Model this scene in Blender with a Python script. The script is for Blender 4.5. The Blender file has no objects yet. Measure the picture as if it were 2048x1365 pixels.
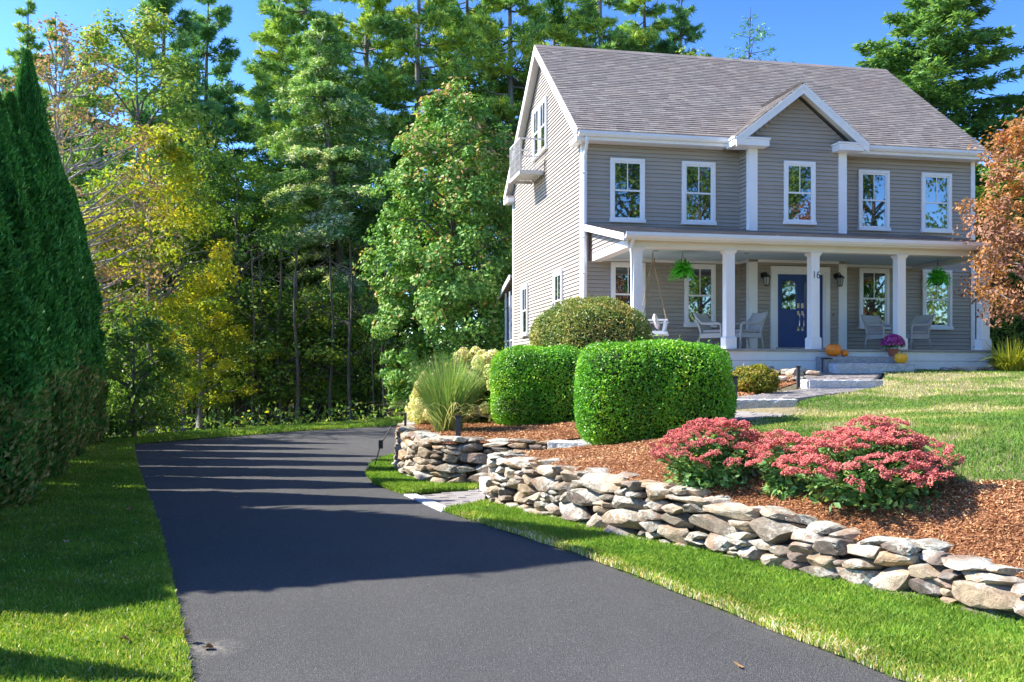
import bpy, math, random
import numpy as np
from mathutils import Vector, Matrix

# ------------------------------------------------------------------ camera, sky, sun, exposure
scene = bpy.context.scene
COL = scene.collection
R = math.radians
cam_d = bpy.data.cameras.new('camera')
cam = bpy.data.objects.new('camera', cam_d); COL.objects.link(cam)
cam_d.sensor_width = 36.0
cam_d.lens = 1917 / 2048 * 36
cam_d.shift_y = 65.5 / 2048
cam_d.clip_end = 2000
cam.location = (0, 0, 1.6)
cam.rotation_euler = (R(90), 0, 0)
scene.camera = cam

SUN_EL, SUN_AZ = 42.0, -83.0           # azimuth measured from +Y towards +X
world = bpy.data.worlds.new('World'); scene.world = world; world.use_nodes = True
wn = world.node_tree
sky = wn.nodes.new('ShaderNodeTexSky'); sky.sky_type = 'NISHITA'; sky.sun_disc = False
sky.sun_elevation = R(SUN_EL); sky.sun_rotation = R(SUN_AZ)
sky.altitude = 600; sky.air_density = 1.0; sky.dust_density = 0.6; sky.ozone_density = 3.5
gm = wn.nodes.new('ShaderNodeGamma'); gm.inputs[1].default_value = 1.9        # one tone curve for the whole sky
wn.links.new(sky.outputs[0], gm.inputs[0])
sc_ = wn.nodes.new('ShaderNodeVectorMath'); sc_.operation = 'SCALE'; sc_.inputs['Scale'].default_value = .10
wn.links.new(gm.outputs[0], sc_.inputs[0]); wn.links.new(sc_.outputs[0], wn.nodes['Background'].inputs[0])
wn.nodes['Background'].inputs[1].default_value = 0.15
sun_d = bpy.data.lights.new('sun', 'SUN'); sun_d.energy = 2.0; sun_d.angle = R(0.5); sun_d.color = (1, .94, .85)
sun = bpy.data.objects.new('sun', sun_d); COL.objects.link(sun)
sdir = Vector((-math.sin(R(SUN_AZ)) * math.cos(R(SUN_EL)), -math.cos(R(SUN_AZ)) * math.cos(R(SUN_EL)), -math.sin(R(SUN_EL))))
sun.rotation_euler = sdir.to_track_quat('-Z', 'Y').to_euler()
vs = scene.view_settings
vs.view_transform = 'Standard'; vs.look = 'None'; vs.gamma = 1; vs.use_curve_mapping = False
vs.exposure = 2.68
scene.cycles.max_bounces = 6; scene.cycles.diffuse_bounces = 3; scene.cycles.transparent_max_bounces = 6
scene.cycles.use_denoising = True

rng = np.random.default_rng(11); random.seed(11)

# ------------------------------------------------------------------ helpers: objects
def tag(o, label=None, cat=None, group=None, kind=None):
    if label: o['label'] = label
    if cat: o['category'] = cat
    if group: o['group'] = group
    if kind: o['kind'] = kind
    return o

def empty(name, loc=(0, 0, 0), rz=0.0, label=None, cat=None, group=None):
    o = bpy.data.objects.new(name, None); COL.objects.link(o)
    o.location = loc; o.rotation_euler = (0, 0, rz); o.empty_display_size = .2
    return tag(o, label, cat, group)

def link(name, me, parent=None, loc=None, rot=None, scale=None):
    o = bpy.data.objects.new(name, me); COL.objects.link(o)
    if parent is not None: o.parent = parent
    if loc is not None: o.location = loc
    if rot is not None: o.rotation_euler = rot
    if scale is not None: o.scale = scale
    return o

def dup(root, loc=None, rz=None, scale=None, label=None, group=None):
    c = root.copy(); COL.objects.link(c)
    if loc is not None: c.location = loc
    if rz is not None: c.rotation_euler = (0, 0, rz)
    if scale is not None: c.scale = scale
    if label: c['label'] = label
    if group: c['group'] = group
    for ch in list(root.children):
        d = ch.copy(); COL.objects.link(d); d.parent = c
        for g in list(ch.children):
            e = g.copy(); COL.objects.link(e); e.parent = d
    return c

class MB:
    """collects vertices and faces and links them as one mesh object"""
    def __init__(s): s.V = []; s.F = {}; s.n = 0; s.T = None
    def add(s, v, *faces):
        v = np.asarray(v, float).reshape(-1, 3)
        for f in faces:
            f = np.asarray(f, int)
            if f.ndim == 1: f = f[None, :]
            s.F.setdefault(f.shape[1], []).append(f + s.n)
        s.V.append(v); s.n += len(v); return s
    def box(s, x0, x1, y0, y1, z0, z1):
        v = [(x, y, z) for z in (z0, z1) for y in (y0, y1) for x in (x0, x1)]
        return s.add(v, [[0, 2, 3, 1], [4, 5, 7, 6], [0, 1, 5, 4], [2, 6, 7, 3], [0, 4, 6, 2], [1, 3, 7, 5]])
    def hexa(s, p):
        """8 points: bottom quad (ccw from above), top quad"""
        return s.add(p, [[3, 2, 1, 0], [4, 5, 6, 7], [0, 1, 5, 4], [1, 2, 6, 5], [2, 3, 7, 6], [3, 0, 4, 7]])
    def prism(s, poly, axis, a0, a1):
        """poly: list of 2d points in the plane of the two other axes (x,y / x,z / y,z)"""
        k = len(poly); v = []
        for a in (a0, a1):
            for p, q in poly:
                v.append({'x': (a, p, q), 'y': (p, a, q), 'z': (p, q, a)}[axis])
        s.add(v, [list(range(k))[::-1]]); s.n -= 0
        base = s.n - 2 * k
        s.F.setdefault(k, []).append(np.array([[base + k + i for i in range(k)]]))
        s.F.setdefault(4, []).append(np.array([[base + i, base + (i + 1) % k, base + k + (i + 1) % k, base + k + i] for i in range(k)]))
        return s
    def tube(s, pts, rad, sides=6, cap=True):
        pts = np.asarray(pts, float); m = len(pts)
        rad = np.full(m, rad) if np.isscalar(rad) else np.asarray(rad, float)
        d = np.gradient(pts, axis=0); d /= np.linalg.norm(d, axis=1)[:, None] + 1e-9
        up = np.array([0, 0, 1.]) if abs(d[0, 2]) < .9 else np.array([1., 0, 0])
        a = np.cross(d, up); a /= np.linalg.norm(a, axis=1)[:, None] + 1e-9
        b = np.cross(d, a)
        th = np.arange(sides) * 2 * np.pi / sides
        v = pts[:, None, :] + rad[:, None, None] * (np.cos(th)[None, :, None] * a[:, None, :] + np.sin(th)[None, :, None] * b[:, None, :])
        i = np.arange(m - 1)[:, None] * sides; j = np.arange(sides)[None, :]; jn = (j + 1) % sides
        f = np.stack([i + j, i + jn, i + sides + jn, i + sides + j], -1).reshape(-1, 4)
        s.add(v.reshape(-1, 3), f)
        if cap:
            b0 = s.n - m * sides
            s.F.setdefault(sides, []).append(np.array([[b0 + k for k in range(sides)], [b0 + (m - 1) * sides + k for k in range(sides)][::-1]]))
        return s
    def lathe(s, prof, cx=0, cy=0, seg=16, sx=1, sy=1):
        th = np.arange(seg) * 2 * np.pi / seg; m = len(prof)
        v = np.array([[(cx + r * math.cos(t) * sx, cy + r * math.sin(t) * sy, z) for t in th] for r, z in prof]).reshape(-1, 3)
        i = np.arange(m - 1)[:, None] * seg; j = np.arange(seg)[None, :]; jn = (j + 1) % seg
        return s.add(v, np.stack([i + j, i + jn, i + seg + jn, i + seg + j], -1).reshape(-1, 4))
    def mesh(s, name, m=None, smooth=False, fix=False):
        V = np.concatenate(s.V); me = bpy.data.meshes.new(name)
        sizes = []; loops = []
        for k, l in s.F.items():
            f = np.concatenate(l); loops.append(f.reshape(-1)); sizes.append(np.full(len(f), k))
        sizes = np.concatenate(sizes); loops = np.concatenate(loops)
        me.vertices.add(len(V)); me.vertices.foreach_set('co', V.astype(np.float32).ravel())
        me.loops.add(len(loops)); me.loops.foreach_set('vertex_index', loops.astype(np.int32))
        me.polygons.add(len(sizes))
        me.polygons.foreach_set('loop_start', (np.cumsum(sizes) - sizes).astype(np.int32))
        me.polygons.foreach_set('use_smooth', np.full(len(sizes), bool(smooth)))
        me.update(calc_edges=True)
        if fix:
            import bmesh
            bm = bmesh.new(); bm.from_mesh(me); bmesh.ops.recalc_face_normals(bm, faces=bm.faces); bm.to_mesh(me); bm.free()
        if s.T is not None:
            T = np.concatenate([np.atleast_1d(t) for t in s.T]).astype(np.float32)
            at = me.attributes.new('tint', 'FLOAT', 'FACE'); at.data.foreach_set('value', T)
        if m is not None: me.materials.append(m)
        return me
    def build(s, name, m, parent=None, loc=None, rz=None, smooth=False, bevel=0, fix=True):
        o = link(name, s.mesh(name, m, smooth, fix and s.n < 20000), parent, loc, None if rz is None else (0, 0, rz))
        if bevel:
            b = o.modifiers.new('bevel', 'BEVEL'); b.width = bevel; b.segments = 2; b.limit_method = 'ANGLE'; b.angle_limit = R(50)
        return o

# ------------------------------------------------------------------ helpers: materials
class NT:
    def __init__(s, name):
        s.m = bpy.data.materials.new(name); s.m.use_nodes = True; s.nt = s.m.node_tree
        s.b = s.nt.nodes['Principled BSDF']; s.out = s.nt.nodes['Material Output']
    def new(s, t, **kw):
        n = s.nt.nodes.new(t)
        for k, v in kw.items(): setattr(n, k, v)
        return n
    def l(s, a, b): s.nt.links.new(a, b)
    def coord(s, which='Object'): return s.new('ShaderNodeTexCoord').outputs[which]
    def pos(s): return s.new('ShaderNodeNewGeometry').outputs['Position']
    def mapping(s, vec, scale): 
        n = s.new('ShaderNodeMapping'); n.inputs['Scale'].default_value = scale; s.l(vec, n.inputs['Vector']); return n.outputs[0]
    def noise(s, vec, scale, detail=4, rough=.6, dist=0):
        n = s.new('ShaderNodeTexNoise'); n.inputs['Scale'].default_value = scale; n.inputs['Detail'].default_value = detail
        n.inputs['Roughness'].default_value = rough; n.inputs['Distortion'].default_value = dist
        if vec is not None: s.l(vec, n.inputs['Vector'])
        return n.outputs['Fac']
    def voro(s, vec, scale, feature='F1', out='Distance'):
        n = s.new('ShaderNodeTexVoronoi', feature=feature); n.inputs['Scale'].default_value = scale
        if vec is not None: s.l(vec, n.inputs['Vector'])
        return n.outputs[out]
    def ramp(s, fac, stops, interp='LINEAR'):
        n = s.new('ShaderNodeValToRGB'); n.color_ramp.interpolation = interp
        e = n.color_ramp.elements
        while len(e) < len(stops): e.new(.5)
        for i, (p, c) in enumerate(stops):
            e[i].position = p; c = (c, c, c) if np.isscalar(c) else c; e[i].color = (*c, 1)
        s.l(fac, n.inputs[0]); return n.outputs[0]
    def mix(s, fac, a, b, mode='MIX'):
        n = s.new('ShaderNodeMix', data_type='RGBA', blend_type=mode)
        for inp, v in ((n.inputs[0], fac), (n.inputs[6], a), (n.inputs[7], b)):
            if hasattr(v, 'is_linked'): s.l(v, inp)
            elif np.isscalar(v): inp.default_value = v
            else: inp.default_value = (*v, 1)
        return n.outputs[2]
    def math(s, op, a, b=0.0):
        n = s.new('ShaderNodeMath', operation=op)
        for inp, v in ((n.inputs[0], a), (n.inputs[1], b)):
            if hasattr(v, 'is_linked'): s.l(v, inp)
            else: inp.default_value = v
        return n.outputs[0]
    def objrand(s): return s.new('ShaderNodeObjectInfo').outputs['Random']
    def attr(s, name='tint'): n = s.new('ShaderNodeAttribute'); n.attribute_name = name; return n.outputs['Fac']
    def bump(s, h, strength=.3, dist=.01):
        n = s.new('ShaderNodeBump'); n.inputs['Strength'].default_value = strength; n.inputs['Distance'].default_value = dist
        s.l(h, n.inputs['Height']); s.l(n.outputs[0], s.b.inputs['Normal']); return n
    def set(s, col=None, rough=None, metal=None, spec=None):
        for k, v in (('Base Color', col), ('Roughness', rough), ('Metallic', metal), ('Specular IOR Level', spec)):
            if v is None: continue
            i = s.b.inputs[k]
            if hasattr(v, 'is_linked'): s.l(v, i)
            elif np.isscalar(v): i.default_value = v
            else: i.default_value = (*v, 1)
        return s.m

def plain(name, col, rough=.6, var=.12, scale=6, bump=.05, spec=.3, metal=0, streak=0):
    t = NT(name); p = t.pos(); n = t.noise(p, scale, 5)
    c = t.mix(t.ramp(n, [(.3, 0), (.7, 1)]), tuple(x * (1 - var) for x in col), tuple(min(1, x * (1 + var)) for x in col))
    if streak:
        st = t.noise(t.mapping(p, (9, 9, .5)), 1.0, 3)
        c = t.mix(t.ramp(st, [(.48, 0), (.8, streak)]), c, tuple(x * .62 for x in col))
    if bump: t.bump(t.noise(p, scale * 14, 3), bump, .01)
    return t.set(c, rough, metal, spec)

def leaf_mat(name, stops, trans=.35, rough=.55, spec=.25, var=.25):
    """colour from the per-leaf attribute tint; thin leaves let some light through"""
    t = NT(name)
    c = t.ramp(t.attr(), stops)
    n = t.noise(t.pos(), 2.2, 2)
    c = t.mix(1.0, c, t.ramp(n, [(.3, 1 - var), (.7, 1 + var)]), 'MULTIPLY')
    t.set(c, rough, None, spec)
    tr = t.new('ShaderNodeBsdfTranslucent'); t.l(t.mix(1.0, c, (1.25, 1.25, .65), 'MULTIPLY'), tr.inputs[0])
    mx = t.new('ShaderNodeMixShader'); mx.inputs[0].default_value = trans
    t.l(t.b.outputs[0], mx.inputs[1]); t.l(tr.outputs[0], mx.inputs[2]); t.l(mx.outputs[0], t.out.inputs[0])
    return t.m

def m_stone():
    t = NT('fieldstone'); p = t.pos(); r = t.objrand()
    base = t.ramp(r, [(0, (0.262, 0.225, 0.180)), (.14, (0.407, 0.324, 0.228)), (.28, (0.281, 0.248, 0.200)), (.42, (0.446, 0.324, 0.212)), (.56, (0.233, 0.189, 0.164)), (.68, (0.456, 0.373, 0.272)), (.82, (0.349, 0.261, 0.200)), (1, (0.398, 0.347, 0.276))], 'CONSTANT')
    n1 = t.noise(p, 9, 8, .7); c = t.mix(t.ramp(n1, [(.32, .0), (.72, 1)]), t.mix(1.0, base, (.5, .48, .46), 'MULTIPLY'), t.mix(1.0, base, (1.25, 1.2, 1.12), 'MULTIPLY'))
    n2 = t.noise(p, 26, 8, .75, .6)
    nz = t.new('ShaderNodeSeparateXYZ'); g = t.new('ShaderNodeNewGeometry'); t.l(g.outputs['Normal'], nz.inputs[0])
    up = t.math('MULTIPLY', nz.outputs[2], .09)
    lich = t.ramp(t.math('ADD', t.math('ADD', n2, t.math('MULTIPLY', r, .09)), up), [(.525, 0), (.61, 1)])
    big = t.ramp(t.noise(p, 3.1, 3), [(.42, 0), (.6, 1)])
    c = t.mix(t.math('MULTIPLY', lich, big), c, t.mix(t.noise(p, 60, 2), (.44, .46, .37), (.58, .58, .53)))
    n3 = t.noise(t.mapping(p, (1, 1, 3.5)), 5, 5); c = t.mix(t.ramp(n3, [(.55, 0), (.75, .55)]), c, (.30, .19, .11))
    c = t.mix(t.ramp(t.noise(p, 70, 3), [(.25, .6), (.42, 0)]), c, (.06, .055, .05))
    t.bump(t.math('ADD', t.math('MULTIPLY', n1, 1.4), t.math('MULTIPLY', n2, .8)), .9, .02)
    return t.set(c, .9, None, .15)

def m_granite(name='granite', lo=.2, hi=.52):
    t = NT(name); p = t.pos()
    v = t.voro(p, 130, out='Color'); bw = t.new('ShaderNodeRGBToBW'); t.l(v, bw.inputs[0])
    c = t.ramp(bw.outputs[0], [(.15, (lo * .6,) * 3), (.4, (lo * 1.5, lo * 1.5, lo * 1.52)), (.75, (hi, hi, hi * 1.02))])
    n = t.noise(p, 7, 6, .7); c = t.mix(t.ramp(n, [(.35, .35), (.6, 0)]), c, (.17, .165, .15))
    t.bump(t.noise(p, 38, 6, .75), .9, .02)
    return t.set(c, .8, None, .25)

def m_asphalt():
    t = NT('asphalt'); p = t.pos()
    v = t.voro(p, 210, out='Color'); bw = t.new('ShaderNodeRGBToBW'); t.l(v, bw.inputs[0])
    c = t.ramp(bw.outputs[0], [(0, (.036, .037, .037)), (.5, (.083, .083, .081)), (.82, (.15, .148, .143)), (1, (.40, .385, .355))])
    big = t.noise(p, .55, 5, .65); c = t.mix(t.ramp(big, [(.35, .4), (.65, 0)]), c, (.06, .06, .06))
    st = t.noise(t.mapping(p, (1.2, .3, 1)), 1.5, 5); c = t.mix(t.ramp(st, [(.48, 0), (.75, .4)]), c, (.115, .11, .108))
    # a pale worn dusty spot near the lawn edge
    vd = t.new('ShaderNodeVectorMath', operation='DISTANCE'); vd.inputs[1].default_value = (-1.78, 5.58, 0); t.l(p, vd.inputs[0])
    spot = t.math('MULTIPLY', t.ramp(vd.outputs['Value'], [(.0, 1), (.24, 0)]), t.ramp(t.noise(p, 22, 5, .7), [(.40, 0), (.72, 1)]))
    c = t.mix(t.math('MULTIPLY', spot, .8), c, (.5, .45, .37))
    t.bump(t.math('ADD', t.voro(p, 210), t.math('MULTIPLY', t.noise(p, 40, 3), .6)), .75, .012)
    return t.set(c, .78, None, .28)

def m_soil(name, a, b, scale=9):
    t = NT(name); p = t.pos(); n = t.noise(p, scale, 8, .75)
    n2 = t.noise(p, .7, 3)
    c = t.mix(t.ramp(n, [(.3, 0), (.7, 1)]), a, b); c = t.mix(t.ramp(n2, [(.35, .35), (.65, 0)]), c, tuple(x * .6 for x in a))
    t.bump(t.noise(p, 45, 5), .8, .03)
    return t.set(c, .95, None, .1)

def m_shingle():
    t = NT('roof_shingle'); r = t.objrand(); a = t.attr(); x = t.math('FRACT', t.math('ADD', r, a))
    c = t.ramp(x, [(0, (0.194, 0.165, 0.148)), (.2, (0.280, 0.240, 0.210)), (.4, (0.222, 0.185, 0.163)), (.55, (0.347, 0.303, 0.264)), (.7, (0.247, 0.212, 0.188)), (.85, (0.412, 0.362, 0.311)), (1, (0.206, 0.173, 0.156))], 'CONSTANT')
    c = t.mix(.5, c, (.228, .224, .224)); p = t.pos(); c = t.mix(t.ramp(t.noise(p, 90, 3), [(.3, .5), (.6, 0)]), c, (0.141, 0.122, 0.108))
    c = t.mix(t.ramp(t.noise(p, .9, 3), [(.4, 0), (.7, .3)]), c, (0.280, 0.212, 0.177))
    t.bump(t.noise(p, 140, 2), .5, .006)
    return t.set(c, .92, None, .15)

def m_glass():
    t = NT('window_glass'); t.set((.010, .012, .013), .03, None, .5)
    gl = t.new('ShaderNodeBsdfGlossy'); gl.inputs['Roughness'].default_value = .012; gl.inputs[0].default_value = (.92, .96, 1, 1)
    mx = t.new('ShaderNodeMixShader'); mx.inputs[0].default_value = .2
    t.l(t.b.outputs[0], mx.inputs[1]); t.l(gl.outputs[0], mx.inputs[2]); t.l(mx.outputs[0], t.out.inputs[0]); return t.m

def m_siding():
    t = NT('vinyl_siding'); p = t.pos()
    c = t.mix(t.noise(t.mapping(p, (1, 1, 10)), 3, 4), (.365, .325, .28), (.435, .39, .335))
    c = t.mix(1.0, c, t.ramp(t.objrand(), [(0, .93), (1, 1.07)]), 'MULTIPLY')
    t.bump(t.noise(t.mapping(p, (2, 2, 30)), 10, 3), .08, .004); return t.set(c, .55, None, .25)

def m_wicker():
    t = NT('wicker'); p = t.coord('Object')
    w = t.new('ShaderNodeTexWave', wave_type='BANDS', bands_direction='Z'); w.inputs['Scale'].default_value = 26; w.inputs['Distortion'].default_value = .4; t.l(p, w.inputs['Vector'])
    w2 = t.new('ShaderNodeTexWave', wave_type='BANDS', bands_direction='DIAGONAL'); w2.inputs['Scale'].default_value = 22; t.l(p, w2.inputs['Vector'])
    h = t.math('MULTIPLY', w.outputs['Fac'], w2.outputs['Fac'])
    t.bump(h, .6, .01); return t.set(t.mix(h, (.46, .45, .42), (.72, .71, .68)), .6, None, .25)

def m_bark(name='bark', a=(.09, .075, .06), b=(.2, .175, .15)):
    t = NT(name); p = t.pos(); n = t.noise(t.mapping(p, (6, 6, 1.2)), 2.2, 7, .7)
    c = t.mix(t.ramp(n, [(.3, 0), (.7, 1)]), a, b); t.bump(n, .9, .05); return t.set(c, .92, None, .1)

M = {}
M['white'] = plain('white_trim', (.86, .86, .85), .45, .03, 3, .02, .35, streak=.12)
M['column'] = plain('white_column_paint', (.88, .88, .87), .42, .02, 3, .015, .35)
M['bounce_cream'] = plain('bounce_lit_beam', (.80, .78, .71), .5, .03, 3, .02)  # warm bounced light is put into this paint colour
M['ceil'] = plain('pale_blue_ceiling', (.50, .64, .70), .5, .03, 3, .02)
M['siding'] = m_siding()
M['glass'] = m_glass()
M['shingle'] = m_shingle()
M['metal'] = plain('white_gutter_metal', (.84, .85, .86), .35, .03, 2, 0, .5)
M['balcony'] = plain('balcony_grey_paint', (.52, .50, .46), .5, .08, 8, .05)
M['deck'] = plain('grey_deck_board', (.36, .34, .32), .6, .12, 8, .1)
M['door'] = plain('navy_blue_door', (.018, .062, .23), .32, .1, 3, .01, .45)
M['steel'] = plain('brushed_nickel', (.72, .66, .52), .3, .05, 20, 0, .5, metal=.9)
M['black'] = plain('black_metal', (.018, .018, .02), .42, .2, 20, .05, .4)
M['darkgrey'] = plain('dark_bronze_metal', (.05, .052, .06), .5, .15, 20, .05, .4)
M['wicker'] = m_wicker()
M['cushion'] = plain('grey_cushion', (.40, .38, .36), .85, .1, 30, .2)
M['screen'] = plain('porch_screen', (.13, .14, .165), .7, .1, 30, .1)
M['stone'] = m_stone()
M['granite'] = m_granite('granite', .40, .82)
M['granite_dark'] = m_granite('grey_granite', .24, .52)
M['asphalt'] = m_asphalt()
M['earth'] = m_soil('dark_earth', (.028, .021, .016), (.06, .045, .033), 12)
M['forest'] = m_soil('forest_litter', (.055, .042, .025), (.13, .095, .05), 5)
M['lawn'] = m_soil('lawn_soil', (.045, .075, .02), (.09, .12, .035), 14)
M['drylawn'] = m_soil('dry_lawn_soil', (.14, .14, .06), (.42, .34, .22), 4)
M['mulch'] = m_soil('mulch_base', (.15, .06, .03), (.34, .15, .07), 30)
M['dark_leaf'] = plain('shaded_inner_leaves', (.012, .03, .006), .9, .3, 30, .2)  # shade between the outer leaves is put into this hull colour
M['joint'] = m_soil('paver_joint', (.07, .062, .052), (.13, .115, .10), 20)
M['bark'] = m_bark()
M['greybark'] = m_bark('grey_bark', (.13, .12, .11), (.27, .25, .23))
M['palebark'] = m_bark('pale_bark', (.26, .24, .22), (.44, .41, .38))
def m_paver():
    t = NT('paver'); p = t.pos()
    c = t.ramp(t.objrand(), [(0, (.24, .215, .205)), (.3, (.31, .285, .27)), (.6, (.36, .335, .31)), (.8, (.27, .25, .25)), (1, (.40, .375, .35))])
    c = t.mix(t.noise(p, 40, 4), t.mix(1.0, c, (.7, .7, .7), 'MULTIPLY'), c); t.bump(t.noise(p, 60, 3), .4, .01); return t.set(c, .85, None, .2)
M['paver'] = m_paver()

# ------------------------------------------------------------------ house frame (t along the front, n out of the front, z up)
HC, HS = .9796, .2012
HA = (1.771, 24.0); HROT = math.atan2(HS, HC)
def W(t, n=0.0, z=0.0): return (HA[0] + t * HC + n * HS, HA[1] + t * HS - n * HC, z)

# ------------------------------------------------------------------ terrain
TP = np.array([
    (-.2, 12.2, .58), (.5, 10.8, .57), (1.25, 9.5, .55), (2.0, 8.4, .45), (2.6, 7.5, .385), (3.3, 6.3, .32), (4.1, 5.0, .28), (6, 3, .42),
    (2.7, 11.4, .90), (3.6, 7.7, .72), (4.3, 7.3, .76), (5.4, 5.5, .78), (1.8, 12.7, .72), (1.0, 13.3, .66), (2.2, 13.6, .85), (3.3, 13.6, 1.03),
    (3.9, 15, 1.18), (4.5, 13.6, 1.05), (5.2, 16.6, 1.25), (7.4, 18.4, 1.38), (9, 21.3, 1.63), (13, 22.4, 1.66), (14, 12, 1.25), (10, 8, .98), (7.5, 6.5, .88),
    (20, 10, 1.3), (25, 25, 1.8), (30, 40, 2), (6.5, 18.9, 1.38), (8.3, 21.6, 1.65), (6, 20.5, 1.55), (4, 19.8, 1.45), (3, 16, 1.15), (1.5, 18.5, 1.15),
    (.4, 16.3, .78), (-.8, 14.2, .66), (-1.7, 15.6, .66), (-1.95, 18.5, .66), (-1.6, 21, .68), (0, 24, .9), (2, 24, 1.5), (.2, 32, 1.2), (-1.4, 26, .4), (-1.2, 31, .3), (10, 30, 1.7), (6, 12, 1.12), (9, 15, 1.3)])
def _tps(r2): return np.where(r2 > 0, .5 * r2 * np.log(np.maximum(r2, 1e-12)), 0)
_n = len(TP); _d2 = ((TP[:, None, :2] - TP[None, :, :2]) ** 2).sum(-1)
_K = np.zeros((_n + 3, _n + 3)); _K[:_n, :_n] = _tps(_d2) + np.eye(_n) * .02
_K[:_n, _n] = 1; _K[:_n, _n + 1:] = TP[:, :2]; _K[_n, :_n] = 1; _K[_n + 1:, :_n] = TP[:, :2].T
_w = np.linalg.solve(_K, np.concatenate([TP[:, 2], np.zeros(3)]))
def ZT(x, y):
    x = np.asarray(x, float); y = np.asarray(y, float); sh = x.shape
    x = x.ravel(); y = y.ravel(); out = _w[_n] + _w[_n + 1] * x + _w[_n + 2] * y
    for i in range(_n): out += _w[i] * _tps((x - TP[i, 0]) ** 2 + (y - TP[i, 1]) ** 2)
    out = np.clip(out, .05, 2.4)
    return out.reshape(sh) if sh else float(out[0])
def zt(x, y): return float(ZT(np.array([x]), np.array([y]))[0])

def inpoly(x, y, poly):
    p = np.asarray(poly, float); c = np.zeros(x.shape, bool); j = len(p) - 1
    for i in range(len(p)):
        cond = ((p[i, 1] > y) != (p[j, 1] > y)) & (x < (p[j, 0] - p[i, 0]) * (y - p[i, 1]) / (p[j, 1] - p[i, 1] + 1e-12) + p[i, 0])
        c ^= cond; j = i
    return c

def snap(pts, poly):
    p = np.asarray(poly, float); best = np.full(len(pts), 1e9); out = pts.copy()
    for i in range(len(p)):
        a = p[i]; b = p[(i + 1) % len(p)]; ab = b - a
        t = np.clip(((pts - a) @ ab) / (ab @ ab + 1e-12), 0, 1); q = a + t[:, None] * ab; d = ((pts - q) ** 2).sum(1)
        m = d < best; best[m] = d[m]; out[m] = q[m]
    return out, np.sqrt(best)

def sheet(name, poly, res, zf, m, kind='structure', holes=(), skirt=False):
    p = np.asarray(poly, float); x0, y0 = p.min(0); x1, y1 = p.max(0)
    nx = int((x1 - x0) / res) + 2; ny = int((y1 - y0) / res) + 2
    gx = x0 + np.arange(nx + 1) * res; gy = y0 + np.arange(ny + 1) * res
    CX, CY = np.meshgrid(gx[:-1] + res / 2, gy[:-1] + res / 2)
    ins = inpoly(CX, CY, poly)
    for h in holes: ins &= ~inpoly(CX, CY, h)
    iy, ix = np.nonzero(ins); f = np.stack([iy * (nx + 1) + ix, iy * (nx + 1) + ix + 1, (iy + 1) * (nx + 1) + ix + 1, (iy + 1) * (nx + 1) + ix], -1)
    used, inv = np.unique(f, return_inverse=True); cnt = np.bincount(inv.ravel())
    VX = gx[used % (nx + 1)]; VY = gy[used // (nx + 1)]; V2 = np.stack([VX, VY], -1)
    edge = cnt < 4
    s, d = snap(V2[edge], poly); mv = d < res * 1.2; e = V2[edge]; e[mv] = s[mv]; V2[edge] = e
    z = np.array(zf(V2[:, 0], V2[:, 1]), float)
    if skirt: z[edge] = -.02
    b = MB(); b.add(np.column_stack([V2, z]), inv.reshape(f.shape))
    o = b.build(name, m, smooth=True, fix=False); o['kind'] = kind
    return o

flat = lambda z: (lambda x, y: np.full(np.shape(x), z))
DRIVE = [(4.3, -10), (-1.7, 4.97), (-2.42, 6.79), (-3.78, 10.15), (-5.85, 15), (-8.0, 20.2), (-8.55, 21.6), (-7.2, 24.15), (-5.9, 26.7), (-3.7, 29.2), (-2.6, 34),
         (-1.4, 34), (-1.5, 30), (-1.9, 25), (-2.15, 22), (-2.32, 20), (-2.34, 18.4), (-2.46, 16.9), (-2.25, 14.8), (-2.0, 13.8), (-1.43, 12.6), (-.81, 11.07), (.557, 8.47), (2.01, 4.97), (8.2, -10)]
STRIP = [(-.81, 11.07), (.557, 8.47), (2.01, 4.97), (3.4, 1.6), (5.2, 2.6), (4.0, 4.85), (3.23, 6.03), (2.95, 6.6), (2.36, 7.45), (1.90, 8.22), (1.43, 8.95), (1.18, 9.22), (-.25, 11.88), (-.38, 11.8)]
CRES = [(-1.43, 12.6), (-2.0, 13.8), (-2.25, 14.8), (-2.46, 16.9), (-2.28, 18.4), (-2.03, 17), (-1.85, 15.5), (-1.6, 14.65), (-1.28, 13.78), (-.9, 13.45), (-.45, 13.38), (-.5, 12.98)]
LEFTL = [(1.9, -4), (-1.7, 4.97), (-2.42, 6.79), (-3.78, 10.15), (-5.85, 15), (-8.0, 20.2), (-8.55, 21.6), (-10, 22.6), (-16, 23), (-16, -4)]
FARL = [(-8.55, 21.6), (-7.2, 24.15), (-5.9, 26.7), (-3.7, 29.2), (-2.6, 34), (-3.6, 35.5), (-5, 31.7), (-7.2, 28.2), (-8.9, 25.2), (-10, 22.6)]
BED = [(.45, 12.2), (-.22, 12.0), (-.2, 11.85), (1.2, 9.3), (1.45, 9.0), (1.93, 8.25), (2.4, 7.5), (3.0, 6.6), (3.3, 6.05), (4.1, 4.9), (5.6, 2.6), (7.0, 3.6), (5.6, 6.2), (4.6, 7.2), (4.1, 7.42), (3.62, 7.7), (3.3, 8.6), (3.0, 9.9), (2.85, 11.2), (2.75, 12.3), (2.3, 12.75), (1.2, 12.45)]
BED2 = [(-1.5, 24), (-1.95, 21), (-2.12, 19), (-2.05, 17), (-1.88, 15.5), (-1.63, 14.6), (-1.3, 13.75), (-.9, 13.42), (-.45, 13.38), (.45, 13.1), (.6, 13.4), (1.6, 13.85), (2.6, 14.25), (3.2, 14.55), (3.35, 14.9), (5.7, 19.2), (6.55, 21.5), (6.2, 21.75), (1.6, 20.8), (1.6, 24)]
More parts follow.
